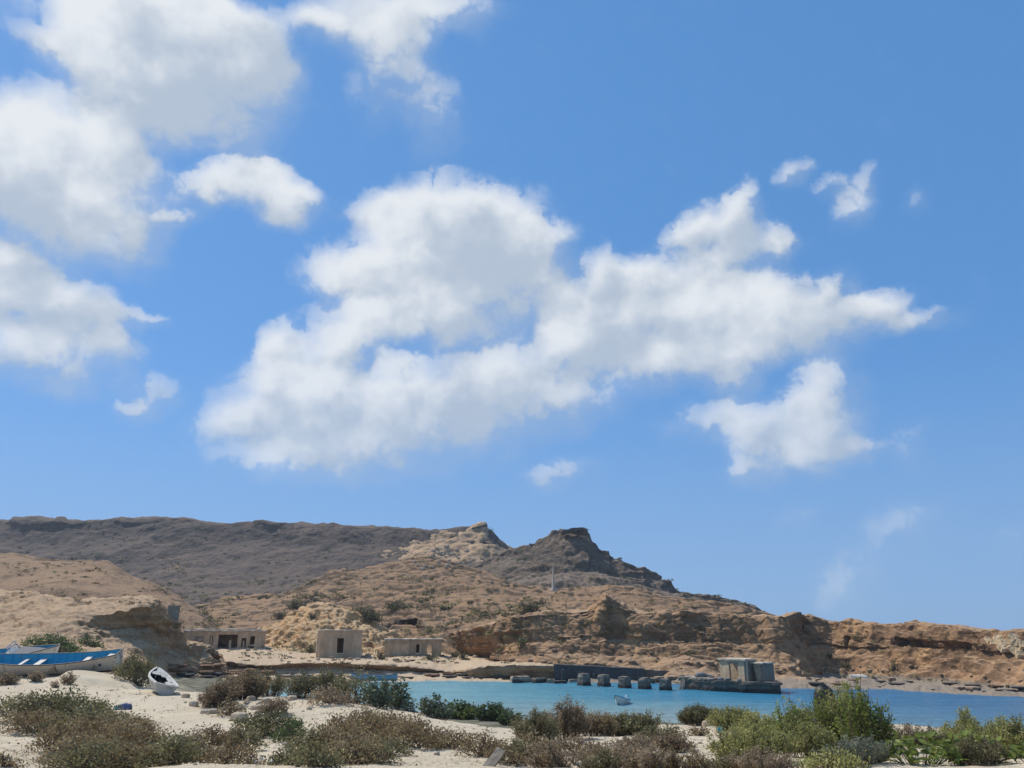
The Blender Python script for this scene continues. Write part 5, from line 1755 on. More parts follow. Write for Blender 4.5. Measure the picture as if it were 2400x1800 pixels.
LM = {
    'brown': leaf_mat('brown_foliage', [(0, (0.135, 0.094, 0.051)), (.35, (0.245, 0.174, 0.096)), (.7, (0.317, 0.248, 0.138)), (1, (0.476, 0.384, 0.227))]),
    'mixed': leaf_mat('brown_green_foliage', [(0, (0.116, 0.087, 0.049)), (.3, (0.184, 0.154, 0.081)), (.65, (0.208, 0.204, 0.099)), (.9, (0.307, 0.278, 0.145)), (1, (0.522, 0.438, 0.255))]),
    'green': leaf_mat('grey_green_foliage', [(0, (0.080, 0.077, 0.037)), (.4, (0.151, 0.146, 0.069)), (.8, (0.237, 0.218, 0.099)), (1, (0.394, 0.330, 0.167))]),
    'tamarisk': leaf_mat('tamarisk_foliage', [(0, (0.208, 0.198, 0.070)), (.4, (0.325, 0.321, 0.115)), (.8, (0.444, 0.426, 0.153)), (1, (0.610, 0.548, 0.218))], .3),
    'dry': leaf_mat('dry_foliage', [(0, (0.172, 0.122, 0.078)), (.5, (0.297, 0.225, 0.143)), (1, (0.493, 0.383, 0.250))]),
    'bright': leaf_mat('bright_leaves', [(0, (0.121, 0.151, 0.038)), (.5, (0.209, 0.254, 0.062)), (.85, (0.347, 0.373, 0.114)), (1, (0.495, 0.486, 0.237))], .32),
    'dark': leaf_mat('dark_green_leaves', [(0, (0.042, 0.067, 0.026)), (.5, (0.083, 0.122, 0.046)), (1, (0.181, 0.223, 0.094))]),
    'fleshy': leaf_mat('fleshy_leaves', [(0, (.100, .125, .075)), (.5, (.175, .215, .130)), (1, (.32, .35, .23))], .2),
    'blue': leaf_mat('blue_grey_foliage', [(0, (0.129, 0.140, 0.103)), (.5, (0.212, 0.229, 0.161)), (1, (0.334, 0.336, 0.238))]),
}
M_twig = paint_mat('twig_bark', (.155, .115, .085), (.075, .055, .04), .5, 6, .9, False, .3)
M_twig_pale = paint_mat('dry_twig', (.30, .245, .185), (.17, .13, .10), .5, 6, .9, False, .3)


def leaf_quads(C, L, W, up=.3, out=None, tint=None, seed=0):
    """one bent leaf per centre: 4 vertices each, long axis random but leaning up / outwards"""
    r = np.random.default_rng(seed)
    n = len(C)
    a = r.normal(size=(n, 3))
    a[:, 2] = a[:, 2] * .7 + up
    if out is not None:
        a += out
    a /= np.linalg.norm(a, axis=1, keepdims=True) + 1e-9
    b = np.cross(a, r.normal(size=(n, 3)))
    b /= np.linalg.norm(b, axis=1, keepdims=True) + 1e-9
    L = np.broadcast_to(np.asarray(L, float).reshape(-1, 1), (n, 1))
    W = np.broadcast_to(np.asarray(W, float).reshape(-1, 1), (n, 1))
    v = np.stack([C - a * L * .5, C + b * W * .5 + a * L * .06, C + a * L * .5, C - b * W * .5 + a * L * .06], 1).reshape(-1, 3)
    f = np.arange(4 * n).reshape(n, 4)
    t = r.random(n) if tint is None else tint
    return v, f, np.repeat(np.clip(t, 0, 1), 4)


def sticks(paths, radii):
    """many thin three-sided twigs as one mesh"""
    vs, fs, n0 = [], [], 0
    for p, rd in zip(paths, radii):
        p = np.asarray(p, float)
        k = len(p)
        t = np.gradient(p, axis=0)
        t /= np.linalg.norm(t, axis=1, keepdims=True) + 1e-9
        a = np.cross(t, (.3, .9, .2))
        a /= np.linalg.norm(a, axis=1, keepdims=True) + 1e-9
        b = np.cross(t, a)
        rr = np.linspace(rd, rd * .45, k)[:, None]
        ring = np.stack([p + a * rr, p - a * rr * .5 + b * rr * .87, p - a * rr * .5 - b * rr * .87], 1).reshape(-1, 3)
        vs.append(ring)
        i = np.arange(k - 1)[:, None] * 3 + n0
        for q in range(3):
            fs.append(np.concatenate([i + q, i + (q + 1) % 3, i + 3 + (q + 1) % 3, i + 3 + q], 1))
        n0 += 3 * k
    return np.concatenate(vs), np.concatenate(fs)


def mound(w, dp, h, leaf, dens, seed, lumps=1.0, tint0=.5):
    """low cushion bush: lumpy dome of small leaf sprays, thicker at the surface, open at the rim"""
    r = np.random.default_rng(seed)
    area = w * dp * .8 + w * h * 1.4
    nc = int(min(dens * 1.8 * area / leaf ** 2 / 9, 2600))
    th = r.random(nc) * 2 * np.pi
    rr = np.sqrt(r.random(nc))
    edge = 1 + .32 * fbm(np.stack([np.cos(th) * 1.4 + seed, np.sin(th) * 1.4, np.zeros(nc)], -1), 3, .6, seed)
    x, y = np.cos(th) * rr * edge * w / 2, np.sin(th) * rr * edge * dp / 2
    q = fbm(np.stack([x, y, np.full(nc, seed * 3.1)], -1) / (.32 * max(h, .5)), 3, .55, seed)
    top = h * np.maximum(1 - rr ** 2.2, .02) ** .55 * (.80 + .55 * q * lumps)
    z = np.maximum(top, .03) * r.random(nc) ** .30
    C = np.stack([x, y, z], -1)
    k = 9
    sp = leaf * 1.7
    P = np.repeat(C, k, 0) + r.normal(size=(nc * k, 3)) * (sp, sp, sp * .8)
    ct = np.clip(tint0 + .34 * fbm(C / (.42 * w / 2) + seed, 3, .6, seed + 8) * 1.6 + r.normal(size=nc) * .16, 0, 1)
    t = np.repeat(ct, k) + r.normal(size=nc * k) * .11
    out = np.repeat(np.stack([x / w, y / dp, np.full(nc, .25)], -1), k, 0) * 1.2
    v, f, tt = leaf_quads(P, leaf * r.uniform(.8, 2.0, nc * k), leaf * r.uniform(.5, 1.0, nc * k), .25, out, t, seed)
    # twigs, some of them poking out
    paths = []
    for i in range(int(16 + 8 * w)):
        a = r.random() * 2 * np.pi
        e = r.random() ** .5
        g = C[r.integers(nc)]
        s = np.array([math.cos(a) * w * .18 * e, math.sin(a) * dp * .18 * e, 0])
        gg = g * (1.0 + .10 * r.random(3)) + (0, 0, leaf * 2 * r.random())
        m_ = (s + gg) / 2 + r.normal(size=3) * .05 * w
        m_[2] = abs(m_[2])
        paths.append([s, m_, gg])
    return v, f, tt, sticks(paths, [leaf * .26 + .004] * len(paths))


def wispy(w, dp, h, leaf, dens, seed, lean=.24, tint0=.5, bare=.25):
    """upright bush of many fine branching shoots with tiny leaves along them"""
    r = np.random.default_rng(seed)
    ns = int(min(22 + 46 * w * dp, 170) * dens)
    paths, rad_, LP, LT = [], [], [], []
    for i in range(ns):
        a = r.random() * 2 * np.pi
        e = r.random() ** .6
        base = np.array([math.cos(a) * w * .30 * e, math.sin(a) * dp * .30 * e, 0])
        hh = h * (1.02 - .45 * e ** 2) * r.uniform(.62, 1.05)
        dirn = np.array([math.cos(a) * lean * e * w, math.sin(a) * lean * e * dp, hh])
        n = 6
        s = np.linspace(0, 1, n)[:, None]
        wob = np.cumsum(r.normal(size=(n, 3)) * (.035 * h, .035 * h, .01), 0)
        p = base + dirn * s + wob * s
        p[:, 2] = np.maximum(p[:, 2], 0)
        paths.append(p)
        rad_.append(.004 + leaf * .14)
        lt = np.clip(tint0 + r.normal() * .18, 0, 1)
        for j in range(r.integers(3, 6)):
            s0 = r.uniform(.25, .95)
            st = base + dirn * s0 + wob[min(int(s0 * n), n - 1)] * s0
            dv = r.normal(size=3) * (.13, .13, .06) * h + (0, 0, .14 * h)
            en = st + dv
            paths.append([st, (st + en) / 2 + r.normal(size=3) * .015, en])
            rad_.append(.003 + leaf * .09)
            m_ = int(7 * dens * np.linalg.norm(dv) / leaf * .55) + 2
            q = r.random(m_)[:, None] ** .8
            LP.append(st + dv * q + r.normal(size=(m_, 3)) * leaf * .9)
            LT.append(np.full(m_, lt))
        m_ = int(5 * dens * hh / leaf * .35)
        q = bare + (1 - bare) * r.random(m_)[:, None]
        ii = np.minimum((q[:, 0] * (n - 1)).astype(int), n - 2)
        fr = q * (n - 1) - ii[:, None]
        LP.append(p[ii] * (1 - fr) + p[ii + 1] * fr + r.normal(size=(m_, 3)) * leaf * 1.0)
        LT.append(np.full(m_, lt))
    P = np.concatenate(LP)
    P[:, 2] = np.maximum(P[:, 2], .01)
    t = np.concatenate(LT) + r.normal(size=len(P)) * .16
    v, f, tt = leaf_quads(P, leaf * r.uniform(.8, 2.1, len(P)), leaf * r.uniform(.35, .8, len(P)), .7, None, t, seed)
    return v, f, tt, sticks(paths, rad_)


def leafy(w, dp, h, leaf, dens, seed, tint0=.5, up=.3):
    """stems carrying broad leaves"""
    r = np.random.default_rng(seed)
    ns = int(max(12, 36 * w * dp * dens / max(leaf, .05) * .16))
    paths, LP, LO, LT = [], [], [], []
    for i in range(ns):
        a = r.random() * 2 * np.pi
        e = r.random() ** .5
        base = np.array([math.cos(a) * w * .32 * e, math.sin(a) * dp * .32 * e, 0])
        hh = h * (1.0 - .5 * e ** 2) * r.uniform(.6, 1.05)
        d_ = np.array([math.cos(a) * .24 * w * e, math.sin(a) * .24 * dp * e, hh])
        p = base + d_ * np.linspace(0, 1, 5)[:, None] + np.cumsum(r.normal(size=(5, 3)) * .03 * h, 0) * np.linspace(0, 1, 5)[:, None]
        p[:, 2] = np.maximum(p[:, 2], 0)
        paths.append(p)
        m_ = max(5, int(hh / leaf * 2.8))
        q = r.uniform(.12, 1.02, m_)[:, None]
        ang = np.arange(m_) * 2.4 + r.random() * 6
        o = np.stack([np.cos(ang), np.sin(ang), np.full(m_, up)], -1)
        LP.append(base + d_ * q + o * leaf * .55)
        LO.append(o * 2.2)
        LT.append(np.clip(tint0 + r.normal() * .12 + r.normal(size=m_) * .18, 0, 1))
    P = np.concatenate(LP)
    P[:, 2] = np.maximum(P[:, 2], .02)
    v, f, tt = leaf_quads(P, leaf * r.uniform(.8, 1.35, len(P)), leaf * r.uniform(.5, .85, len(P)), 0, np.concatenate(LO), np.concatenate(LT), seed)
    return v, f, tt, sticks(paths, [.006 + leaf * .06] * len(paths))


SEED = [500]


def shrub(px, py, w, h, kind, mat, label, name='shrub', dens=1.0, leafk=1.0, group=None, depth=.75, tint=.5, d=None, cat='shrub', lean=.24, twig=None, lumps=1.0):
    SEED[0] += 1
    if d is None:
        p = hit(px, min(py, 1799)) if py <= 1800 else None
        if p is None:
            dd = 14 * (1 - (py - 1797) / 420)
            x, y = gxy(px, dd)
            p = Vector((x, y, ground(x, y)))
    else:
        x, y = gxy(px, d)
        p = Vector((x, y, ground(x, y)))
    dist = p.y
    W, Hh_ = w / 1893 * dist, h / 1995 * dist
    D = W * depth
    leaf = max(.030, .00185 * dist) * leafk * (1.3 if kind == 'mound' else 1.0)
    y = p.y + D * .30
    z = min(ground(p.x, y), ground(p.x - W * .3, y), ground(p.x + W * .3, y)) if dist < 60 else ground(p.x, y)
    Hh_ += max(0, p.z - z)
    fn = dict(mound=mound, wispy=wispy, leafy=leafy)[kind]
    kw = dict(lean=lean) if kind == 'wispy' else dict(lumps=lumps) if kind == 'mound' else {}
    v, f, tt, (sv, sf) = fn(W, D, Hh_, leaf, dens, SEED[0], tint0=tint, **kw)
    # rest the plant on the lie of the land
    gx = (ground(p.x + W * .35, y) - ground(p.x - W * .35, y)) / max(W * .7, .01)
    gy = (ground(p.x, y + D * .3) - ground(p.x, y - D * .3)) / max(D * .6, .01)
    gx, gy = max(-.45, min(.45, gx)), max(-.3, min(.3, gy))
    for a in (v, sv):
        a[:, 2] += a[:, 0] * gx + a[:, 1] * gy
    z = ground(p.x, y)
    t = thing(name, label, cat, (p.x, y, z - .02), 0, group)
    part('foliage', mesh_np('foliage', v, f, LM[mat], False, {'tint': tt}), t)
    part('stems', mesh_np('stems', sv, sf, twig or M_twig, False), t)
    return t


G1 = 'low bushes on the near sand'
S = shrub
# -- cushion bushes across the left foreground
S(30, 1692, 170, 62, 'mound', 'mixed', 'low brown green bush at the left edge just under the blue boats', group=G1)
S(130, 1688, 210, 66, 'mound', 'green', 'greenish cushion bush second from the left edge, behind the brown ones', group=G1)
S(222, 1716, 170, 50, 'mound', 'mixed', 'low bush below the blue bundle at the upper right of the left thicket', group=G1)
S(210, 1752, 190, 78, 'mound', 'brown', 'big brown bush with a bare dark stem in the left thicket', group=G1, tint=.45)
S(110, 1765, 130, 70, 'mound', 'brown', 'ragged brown bush with white scraps under it at the lower left', group=G1, tint=.4, dens=.8)
S(300, 1765, 150, 72, 'mound', 'brown', 'brown bush at the right end of the left thicket', group=G1, tint=.45)
S(320, 1722, 60, 38, 'wispy', 'brown', 'small upright brown tuft on the right edge of the left thicket', group=G1)
S(240, 1808, 220, 70, 'mound', 'mixed', 'brown green bush cut by the bottom edge at the lower left', group=G1)
S(380, 1790, 150, 66, 'mound', 'mixed', 'low green brown bush between the left thicket and the dark mound', group=G1)
S(470, 1765, 130, 62, 'mound', 'brown', 'dark brown pointed bush left of the dark green mound', group=G1, tint=.25)
S(540, 1752, 60, 42, 'wispy', 'brown', 'small twiggy tuft between the pointed bush and the green mound', group=G1)
S(430, 1812, 170, 62, 'mound', 'mixed', 'wide low bush at the bottom edge under the pointed brown bush', group=G1)
S(560, 1812, 140, 50, 'mound', 'brown', 'flat brown bush at the bottom edge left of the green sprigs', group=G1)
S(612, 1732, 170, 66, 'mound', 'green', 'dense dark green mound in the middle of the sand', group=G1, tint=.35, lumps=.6)
S(672, 1738, 70, 56, 'mound', 'dark', 'very dark shaded bush at the right flank of the green mound', group=G1)
S(565, 1760, 90, 50, 'mound', 'mixed', 'low bush at the left foot of the green mound', group=G1)
S(722, 1765, 120, 66, 'mound', 'mixed', 'speckled green bush right of the bare sand hollow', group=G1)
S(735, 1800, 120, 60, 'mound', 'mixed', 'low bush with white scraps below the speckled green bush', group=G1)
S(860, 1738, 230, 72, 'mound', 'brown', 'largest brown cushion bush on the dune in the middle', group=G1, tint=.5)
S(870, 1722, 120, 50, 'mound', 'mixed', 'greenish crown on the back of the largest brown cushion bush', group=G1, tint=.6)
S(800, 1765, 150, 66, 'mound', 'brown', 'brown bush at the left foot of the largest cushion bush', group=G1)
S(960, 1752, 170, 62, 'mound', 'brown', 'brown bush trailing right from the largest cushion bush', group=G1)
S(900, 1775, 120, 46, 'mound', 'mixed', 'low bush below the largest cushion bush, above bare sand', group=G1)
S(1050, 1756, 120, 42, 'mound', 'brown', 'thin low brown bush in the trailing chain toward the right', group=G1)
S(1130, 1775, 110, 58, 'mound', 'brown', 'round brown bush at the right end of the trailing chain', group=G1, tint=.35)
S(1185, 1790, 90, 46, 'mound', 'brown', 'small brown bush just left of the dry grey thicket', group=G1)
S(830, 1815, 180, 60, 'mound', 'brown', 'brown bush at the bottom edge below the largest cushion bush', group=G1)
S(700, 1815, 110, 50, 'mound', 'mixed', 'bush at the bottom edge right of the white bags', group=G1)
S(10, 1800, 60, 30, 'mound', 'brown', 'small brown tuft in the lower left corner', group=G1)
S(60, 1722, 150, 56, 'mound', 'brown', 'brown bush in front of the left edge bush, joining the left thicket', group=G1, tint=.5)
S(160, 1722, 170, 58, 'mound', 'mixed', 'bush in the heart of the left thicket', group=G1)
S(270, 1748, 150, 60, 'mound', 'brown', 'bush filling the right shoulder of the left thicket', group=G1)
S(170, 1792, 190, 62, 'mound', 'brown', 'bush at the bottom of the left thicket above the picture edge', group=G1)
S(330, 1806, 150, 56, 'mound', 'brown', 'brown bush at the bottom edge between two greener ones', group=G1)
S(840, 1790, 150, 52, 'mound', 'mixed', 'bush at the lower left foot of the largest cushion bush', group=G1)
S(1250, 1772, 120, 48, 'mound', 'brown', 'brown cushion at the left foot of the dry right thicket')
S(1360, 1772, 130, 46, 'mound', 'dry', 'pale dry cushion under the tall brown twiggy bush')
S(1550, 1740, 110, 40, 'mound', 'mixed', 'low greenish cushion left of the dark green bush')
S(1450, 1790, 150, 44, 'mound', 'dry', 'pale dry cushion in the middle of the bottom right thicket')
S(1690, 1806, 120, 40, 'mound', 'mixed', 'low cushion at the bottom edge by the bright sand strip')
S(1770, 1820, 160, 46, 'wispy', 'dry', 'dry grey bush at the bottom edge left of the big thicket', twig=M_twig_pale)
S(1935, 1818, 140, 40, 'mound', 'tamarisk', 'low olive cushion at the bottom edge below the big thicket')
S(1885, 1745, 110, 82, 'wispy', 'tamarisk', 'olive feathery bush just left of the black tank', tint=.55)
S(1760, 1760, 110, 70, 'mound', 'tamarisk', 'olive cushion at the left foot of the big thicket', tint=.5)
# -- dry bushes along the dune crest
G2 = 'dry bushes along the dune crest'
S(505, 1660, 95, 62, 'wispy', 'dry', 'brown dry bush at the left end of the crest row near the white skiff', group=G2, tint=.3, dens=.6)
S(560, 1640, 110, 66, 'wispy', 'brown', 'wide twiggy bush behind the rubble mound', group=G2, dens=.6)
S(625, 1632, 80, 58, 'wispy', 'mixed', 'open twiggy bush with water showing through on the rubble mound', group=G2, dens=.45)
S(640, 1678, 70, 40, 'wispy', 'dry', 'low dry bush at the front of the rubble mound', group=G2, dens=.6)
S(540, 1680, 60, 34, 'mound', 'brown', 'small brown bush at the front left of the rubble mound', group=G2)
S(700, 1622, 90, 56, 'wispy', 'mixed', 'thin bush left of the two green ones on the dune crest', group=G2, dens=.5)
S(765, 1628, 100, 62, 'wispy', 'mixed', 'brown green bush in the middle of the crest row', group=G2, dens=.6)
S(822, 1638, 100, 70, 'mound', 'mixed', 'thick brown green bush just left of the fleshy leaved plants', group=G2, tint=.55)
S(770, 1652, 110, 34, 'mound', 'dry', 'low dry bush hugging the sand under the crest row', group=G2)
# -- fleshy leaved plants on the crest
G3 = 'fleshy leaved plants on the crest'
S(880, 1652, 70, 70, 'leafy', 'fleshy', 'thick leaved green plant left of the tallest one on the dune crest', leafk=2.2, group=G3, cat='plant', name='fleshy_plant')
S(928, 1658, 62, 84, 'leafy', 'fleshy', 'tallest thick leaved plant reaching over the beached blue boat', leafk=2.8, group=G3, tint=.4, cat='plant', name='fleshy_plant')
S(958, 1662, 30, 34, 'leafy', 'fleshy', 'small thick leaved sprig right of the tallest plant', leafk=2.2, group=G3, cat='plant', name='fleshy_plant')
S(1020, 1664, 80, 46, 'leafy', 'fleshy', 'thick leaved clump with upright pads against the water', leafk=2.5, group=G3, tint=.3, cat='plant', name='fleshy_plant')
S(1075, 1666, 80, 44, 'leafy', 'dark', 'dark thick leaved clump in the middle of the crest gap', leafk=2.3, group=G3, cat='plant', name='fleshy_plant')
S(1090, 1672, 60, 30, 'leafy', 'bright', 'light green low plant in front of the dark thick leaved clump', leafk=1.6, group=G3, cat='plant', name='fleshy_plant', tint=.2)
S(1150, 1690, 80, 42, 'leafy', 'dark', 'dark green plant on the slope behind the white stones', leafk=1.7, group=G3, cat='plant', name='fleshy_plant')
S(1195, 1700, 60, 36, 'leafy', 'dark', 'dark green plant at the right end of the bare dune', leafk=1.7, group=G3, cat='plant', name='fleshy_plant')
# -- thicket in the middle right
G4 = 'wispy bushes in the right thicket'
S(1255, 1740, 120, 66, 'wispy', 'mixed', 'grey green wispy bush at the left end of the right thicket', group=G4)
S(1330, 1735, 110, 88, 'wispy', 'dry', 'tall pale brown twiggy bush against the water, left of the moored boat', group=G4, tint=.4)
S(1400, 1725, 100, 54, 'wispy', 'brown', 'tall brown bush directly below the moored boat', group=G4, tint=.55)
S(1462, 1725, 110, 46, 'wispy', 'mixed', 'green brown bush right of the moored boat', group=G4, tint=.6)
S(1510, 1722, 80, 44, 'wispy', 'mixed', 'low bush at the right end of the brown twiggy row', group=G4)
S(1215, 1786, 100, 44, 'wispy', 'mixed', 'wispy bush by the bottom sand at the left of the grey thicket', group=G4)
S(1290, 1806, 130, 58, 'wispy', 'dry', 'grey dry bush at the bottom left of centre of the right thicket', group=G4, dens=.9)
S(1400, 1806, 120, 46, 'wispy', 'mixed', 'green tinged bush at the bottom of the right thicket', group=G4)
S(1490, 1764, 110, 36, 'wispy', 'dry', 'pale dry bush under the brown twiggy row', group=G4, twig=M_twig_pale)
S(1500, 1812, 150, 54, 'wispy', 'dry', 'grey tangle of dry twigs at the bottom edge', group=G4, twig=M_twig_pale, tint=.6)
S(1580, 1766, 110, 42, 'wispy', 'dry', 'grey brown bush left of the bright sand strip', group=G4, tint=.35)
S(1580, 1812, 150, 50, 'wispy', 'brown', 'brown bush at the bottom edge left of the sand strip', group=G4)
S(1640, 1696, 90, 46, 'wispy', 'green', 'dark green bush behind the white humped stone', group=G4, tint=.35)
S(1730, 1712, 120, 46, 'wispy', 'tamarisk', 'grey green feathery bush right of the turquoise bag', group=G4, tint=.4)
S(1730, 1790, 130, 66, 'wispy', 'tamarisk', 'feathery bush right of the bright sand strip', group=G4)
S(1640, 1725, 50, 22, 'mound', 'brown', 'tiny brown cushion beside the turquoise bag', group=G4)
# -- the big green bush
G5 = 'bushes of the tall right hand thicket'
S(1800, 1748, 130, 66, 'wispy', 'tamarisk', 'tall feathery bush on the left side of the big thicket', group=G5, tint=.5, lean=.25)
S(1998, 1752, 130, 134, 'wispy', 'tamarisk', 'tallest feathery grey green bush in front of the black tank', group=G5, tint=.45, lean=.25)
S(1800, 1790, 150, 80, 'wispy', 'tamarisk', 'grey green feathery bush at the lower left of the big thicket', group=G5, tint=.4)
S(1905, 1778, 130, 80, 'wispy', 'tamarisk', 'feathery bush in the front middle of the big thicket', group=G5, tint=.35)
S(1866, 1764, 110, 122, 'leafy', 'bright', 'bright green leafy shoots at the left top of the big thicket', leafk=1.7, group=G5, depth=.5, tint=.5)
S(1945, 1762, 90, 132, 'leafy', 'bright', 'bright green leafy shoots under the black tank', leafk=1.8, group=G5, tint=.45)
S(2030, 1762, 120, 156, 'leafy', 'bright', 'bright leafy bush at the top right of the big thicket', leafk=1.9, group=G5, tint=.4)
S(2082, 1762, 84, 104, 'leafy', 'bright', 'rounded bright leafy bush at the right end of the big thicket', leafk=1.8, group=G5, tint=.4)
# -- right edge
G6 = 'bushes at the right edge'
S(2140, 1752, 110, 48, 'wispy', 'dry', 'thin grey bush between the big thicket and the right edge', group=G6, dens=.8)
S(2190, 1748, 70, 40, 'wispy', 'mixed', 'low brown bush on the shore right of the big thicket', group=G6)
S(2278, 1745, 34, 84, 'wispy', 'tamarisk', 'single tall feathery spike standing up against the blue water', group=G6, lean=.1)
S(2270, 1750, 110, 48, 'wispy', 'tamarisk', 'low feathery bush around the foot of the tall spike', group=G6)
S(2340, 1772, 130, 88, 'wispy', 'tamarisk', 'dense feathery bush left of the right edge', group=G6, tint=.4)
S(2395, 1778, 110, 96, 'wispy', 'tamarisk', 'feathery bush cut by the right edge', group=G6, tint=.3)
S(2310, 1795, 130, 62, 'wispy', 'mixed', 'brown wispy bush at the lower right with pale dry twigs', group=G6)
S(1990, 1808, 170, 54, 'wispy', 'blue', 'bluish grey low bush at the bottom left of the broad leaved plants', group=G6)
S(1865, 1802, 80, 40, 'leafy', 'bright', 'yellow green leafy tuft at the bottom below the big thicket', leafk=1.3, group=G6, tint=.75)
S(690, 1790, 80, 40, 'leafy', 'bright', 'bright green sprigs beside the white bags at the bottom', leafk=1.3, tint=.35, name='green_sprig', cat='plant')
S(725, 1766, 44, 18, 'mound', 'bright', 'small bright green tuft above the sprigs', tint=.3, name='green_tuft', cat='plant')
# -- by the boats
S(112, 1530, 130, 40, 'mound', 'dark', 'dark green bush standing behind the two blue boats', tint=.65, d=71, leafk=.8)
S(205, 1514, 62, 22, 'mound', 'dark', 'small dark green bush right of the one behind the boats', tint=.6, leafk=.8)
S(325, 1583, 105, 66, 'mound', 'green', 'round grey green bush between the long boat and the white skiff', tint=.45, d=53, leafk=.8)
S(385, 1588, 60, 44, 'mound', 'mixed', 'brownish bush just behind the white skiff', d=56)
S(155, 1606, 34, 30, 'wispy', 'dry', 'dry upright tuft on the sand below the long boat', dens=.45)
S(78, 1598, 46, 22, 'wispy', 'dry', 'low dry tuft left of the upright tuft below the boat', dens=.45)
S(0, 1606, 70, 24, 'wispy', 'dry', 'dry grey brush at the left edge against the hull of the long boat', dens=.45)
S(125, 1612, 20, 14, 'wispy', 'dry', 'tiny dry tuft beside the upright tuft below the boat', dens=.45)
# -- on the far shore
for px_, py_, w, h_, lab in ((893, 1546, 24, 18, 'round green bush at the left corner of the low house'), (1007, 1547, 26, 13, 'green cushion in front of the doorway of the low house'), (1064, 1541, 22, 12, 'grey bush right of the low house'), (722, 1530, 30, 22, 'grey bush left of the square house'), (1085, 1546, 22, 10, 'low grey bush further right of the low house'),
                             (1225, 1522, 30, 22, 'dry bush on the orange slope above the quay'), (1950, 1550, 16, 10, 'dark bush on the scree right of the dark spur'), (2098, 1572, 26, 13, 'dark green bush low on the right hand cliff slope'), (1985, 1568, 22, 10, 'small dark bush above the overturned boat')):
    S(px_, py_, w, h_, 'mound', 'green', lab, tint=.4, leafk=.8)
for px_, py_, w, h_, lab in ((860, 1458, 74, 34, 'largest dark green bush on the hillside above the square house'), (688, 1428, 44, 28, 'dark green bush left of the honeycombed outcrop'), (655, 1452, 34, 22, 'dark bush at the upper left foot of the honeycombed outcrop'), (925, 1432, 54, 22, 'dark bush above and right of the largest hillside bush'), (1240, 1432, 56, 18, 'dark bush above the orange slope'),
                             (1265, 1418, 36, 12, 'low dark bush on the slope left of the rock pinnacle'), (730, 1452, 20, 12, 'small dark bush above the left end of the honeycombed outcrop')):
    S(px_, py_, w * .9, h_ * .8, 'mound', 'green', lab, tint=.3, leafk=.8)

# -- broad leaved creeper at the bottom right: every leaf its own piece
def leaf_mesh(k):
    L, W = 1.0, .72 - .08 * k
    n = 5
    vs, fs = [], []
    for i in range(n + 1):
        t_ = i / n
        w_ = W / 2 * math.sin(math.pi * min(1, t_ * .94 + .06)) ** .7
        z_ = -.30 * t_ * t_ + .05 * k * t_
        vs += [(t_ * L, -w_, z_ + .10), (t_ * L, 0, z_), (t_ * L, w_, z_ + .10)]
    for i in range(n):
        a, b = 3 * i, 3 * i + 3
        fs += [(a, b, b + 1, a + 1), (a + 1, b + 1, b + 2, a + 2)]
    v = np.array(vs)
    f = np.array(fs)
    return mesh_np('leaf', v, f, LM['bright'], True, {'tint': np.full(len(v), (.12, .35, .55, .80)[k])})


LEAVES = [leaf_mesh(k) for k in range(4)]


def creeper(px, d, w, h, n, label, lf=.125):
    SEED[0] += 1
    r = np.random.default_rng(SEED[0])
    x, y = gxy(px, d)
    W, H_ = w / 1893 * d, h / 1995 * d
    z = ground(x, y)
    t = thing('broad_leaved_plant', label, 'plant', (x, y, z), 0, 'broad leaved plants at the bottom right')
    paths = []
    for i in range(n):
        a, e = r.random() * 2 * np.pi, r.random() ** .5
        px_, py_ = math.cos(a) * e * W / 2, math.sin(a) * e * W * .38
        zz = H_ * (1 - e ** 2.4 * .75) * r.uniform(.35, 1.05)
        k = int(min(3, max(0, r.normal(1.4, .9))))
        o = part('leaf', LEAVES[k], t)
        s = lf * r.uniform(.7, 1.35)
        o.scale = (s, s, s)
        o.location = (px_, py_, zz)
        o.rotation_euler = (r.normal() * .6, -r.uniform(-.25, 1.0), r.random() * 6.28)
        if i % 3 == 0:
            b_ = np.array([px_ * .5, py_ * .5, 0])
            e_ = np.array([px_, py_, zz])
            paths.append([b_, (b_ + e_) / 2 + (0, 0, .05), e_])
    sv, sf = sticks(paths, [.007] * len(paths))
    part('stems', mesh_np('stems', sv, sf, LM['dark'], False, {'tint': np.full(len(sv), .8)}), t)
    return t


creeper(2110, 14.0, 190, 66, 210, 'left clump of broad leaved green plants along the bottom right edge')
creeper(2235, 14.3, 170, 72, 200, 'middle clump of broad leaved plants at the bottom right')
creeper(2375, 13.6, 110, 48, 110, 'right hand clump of broad leaved plants in the bottom right corner')


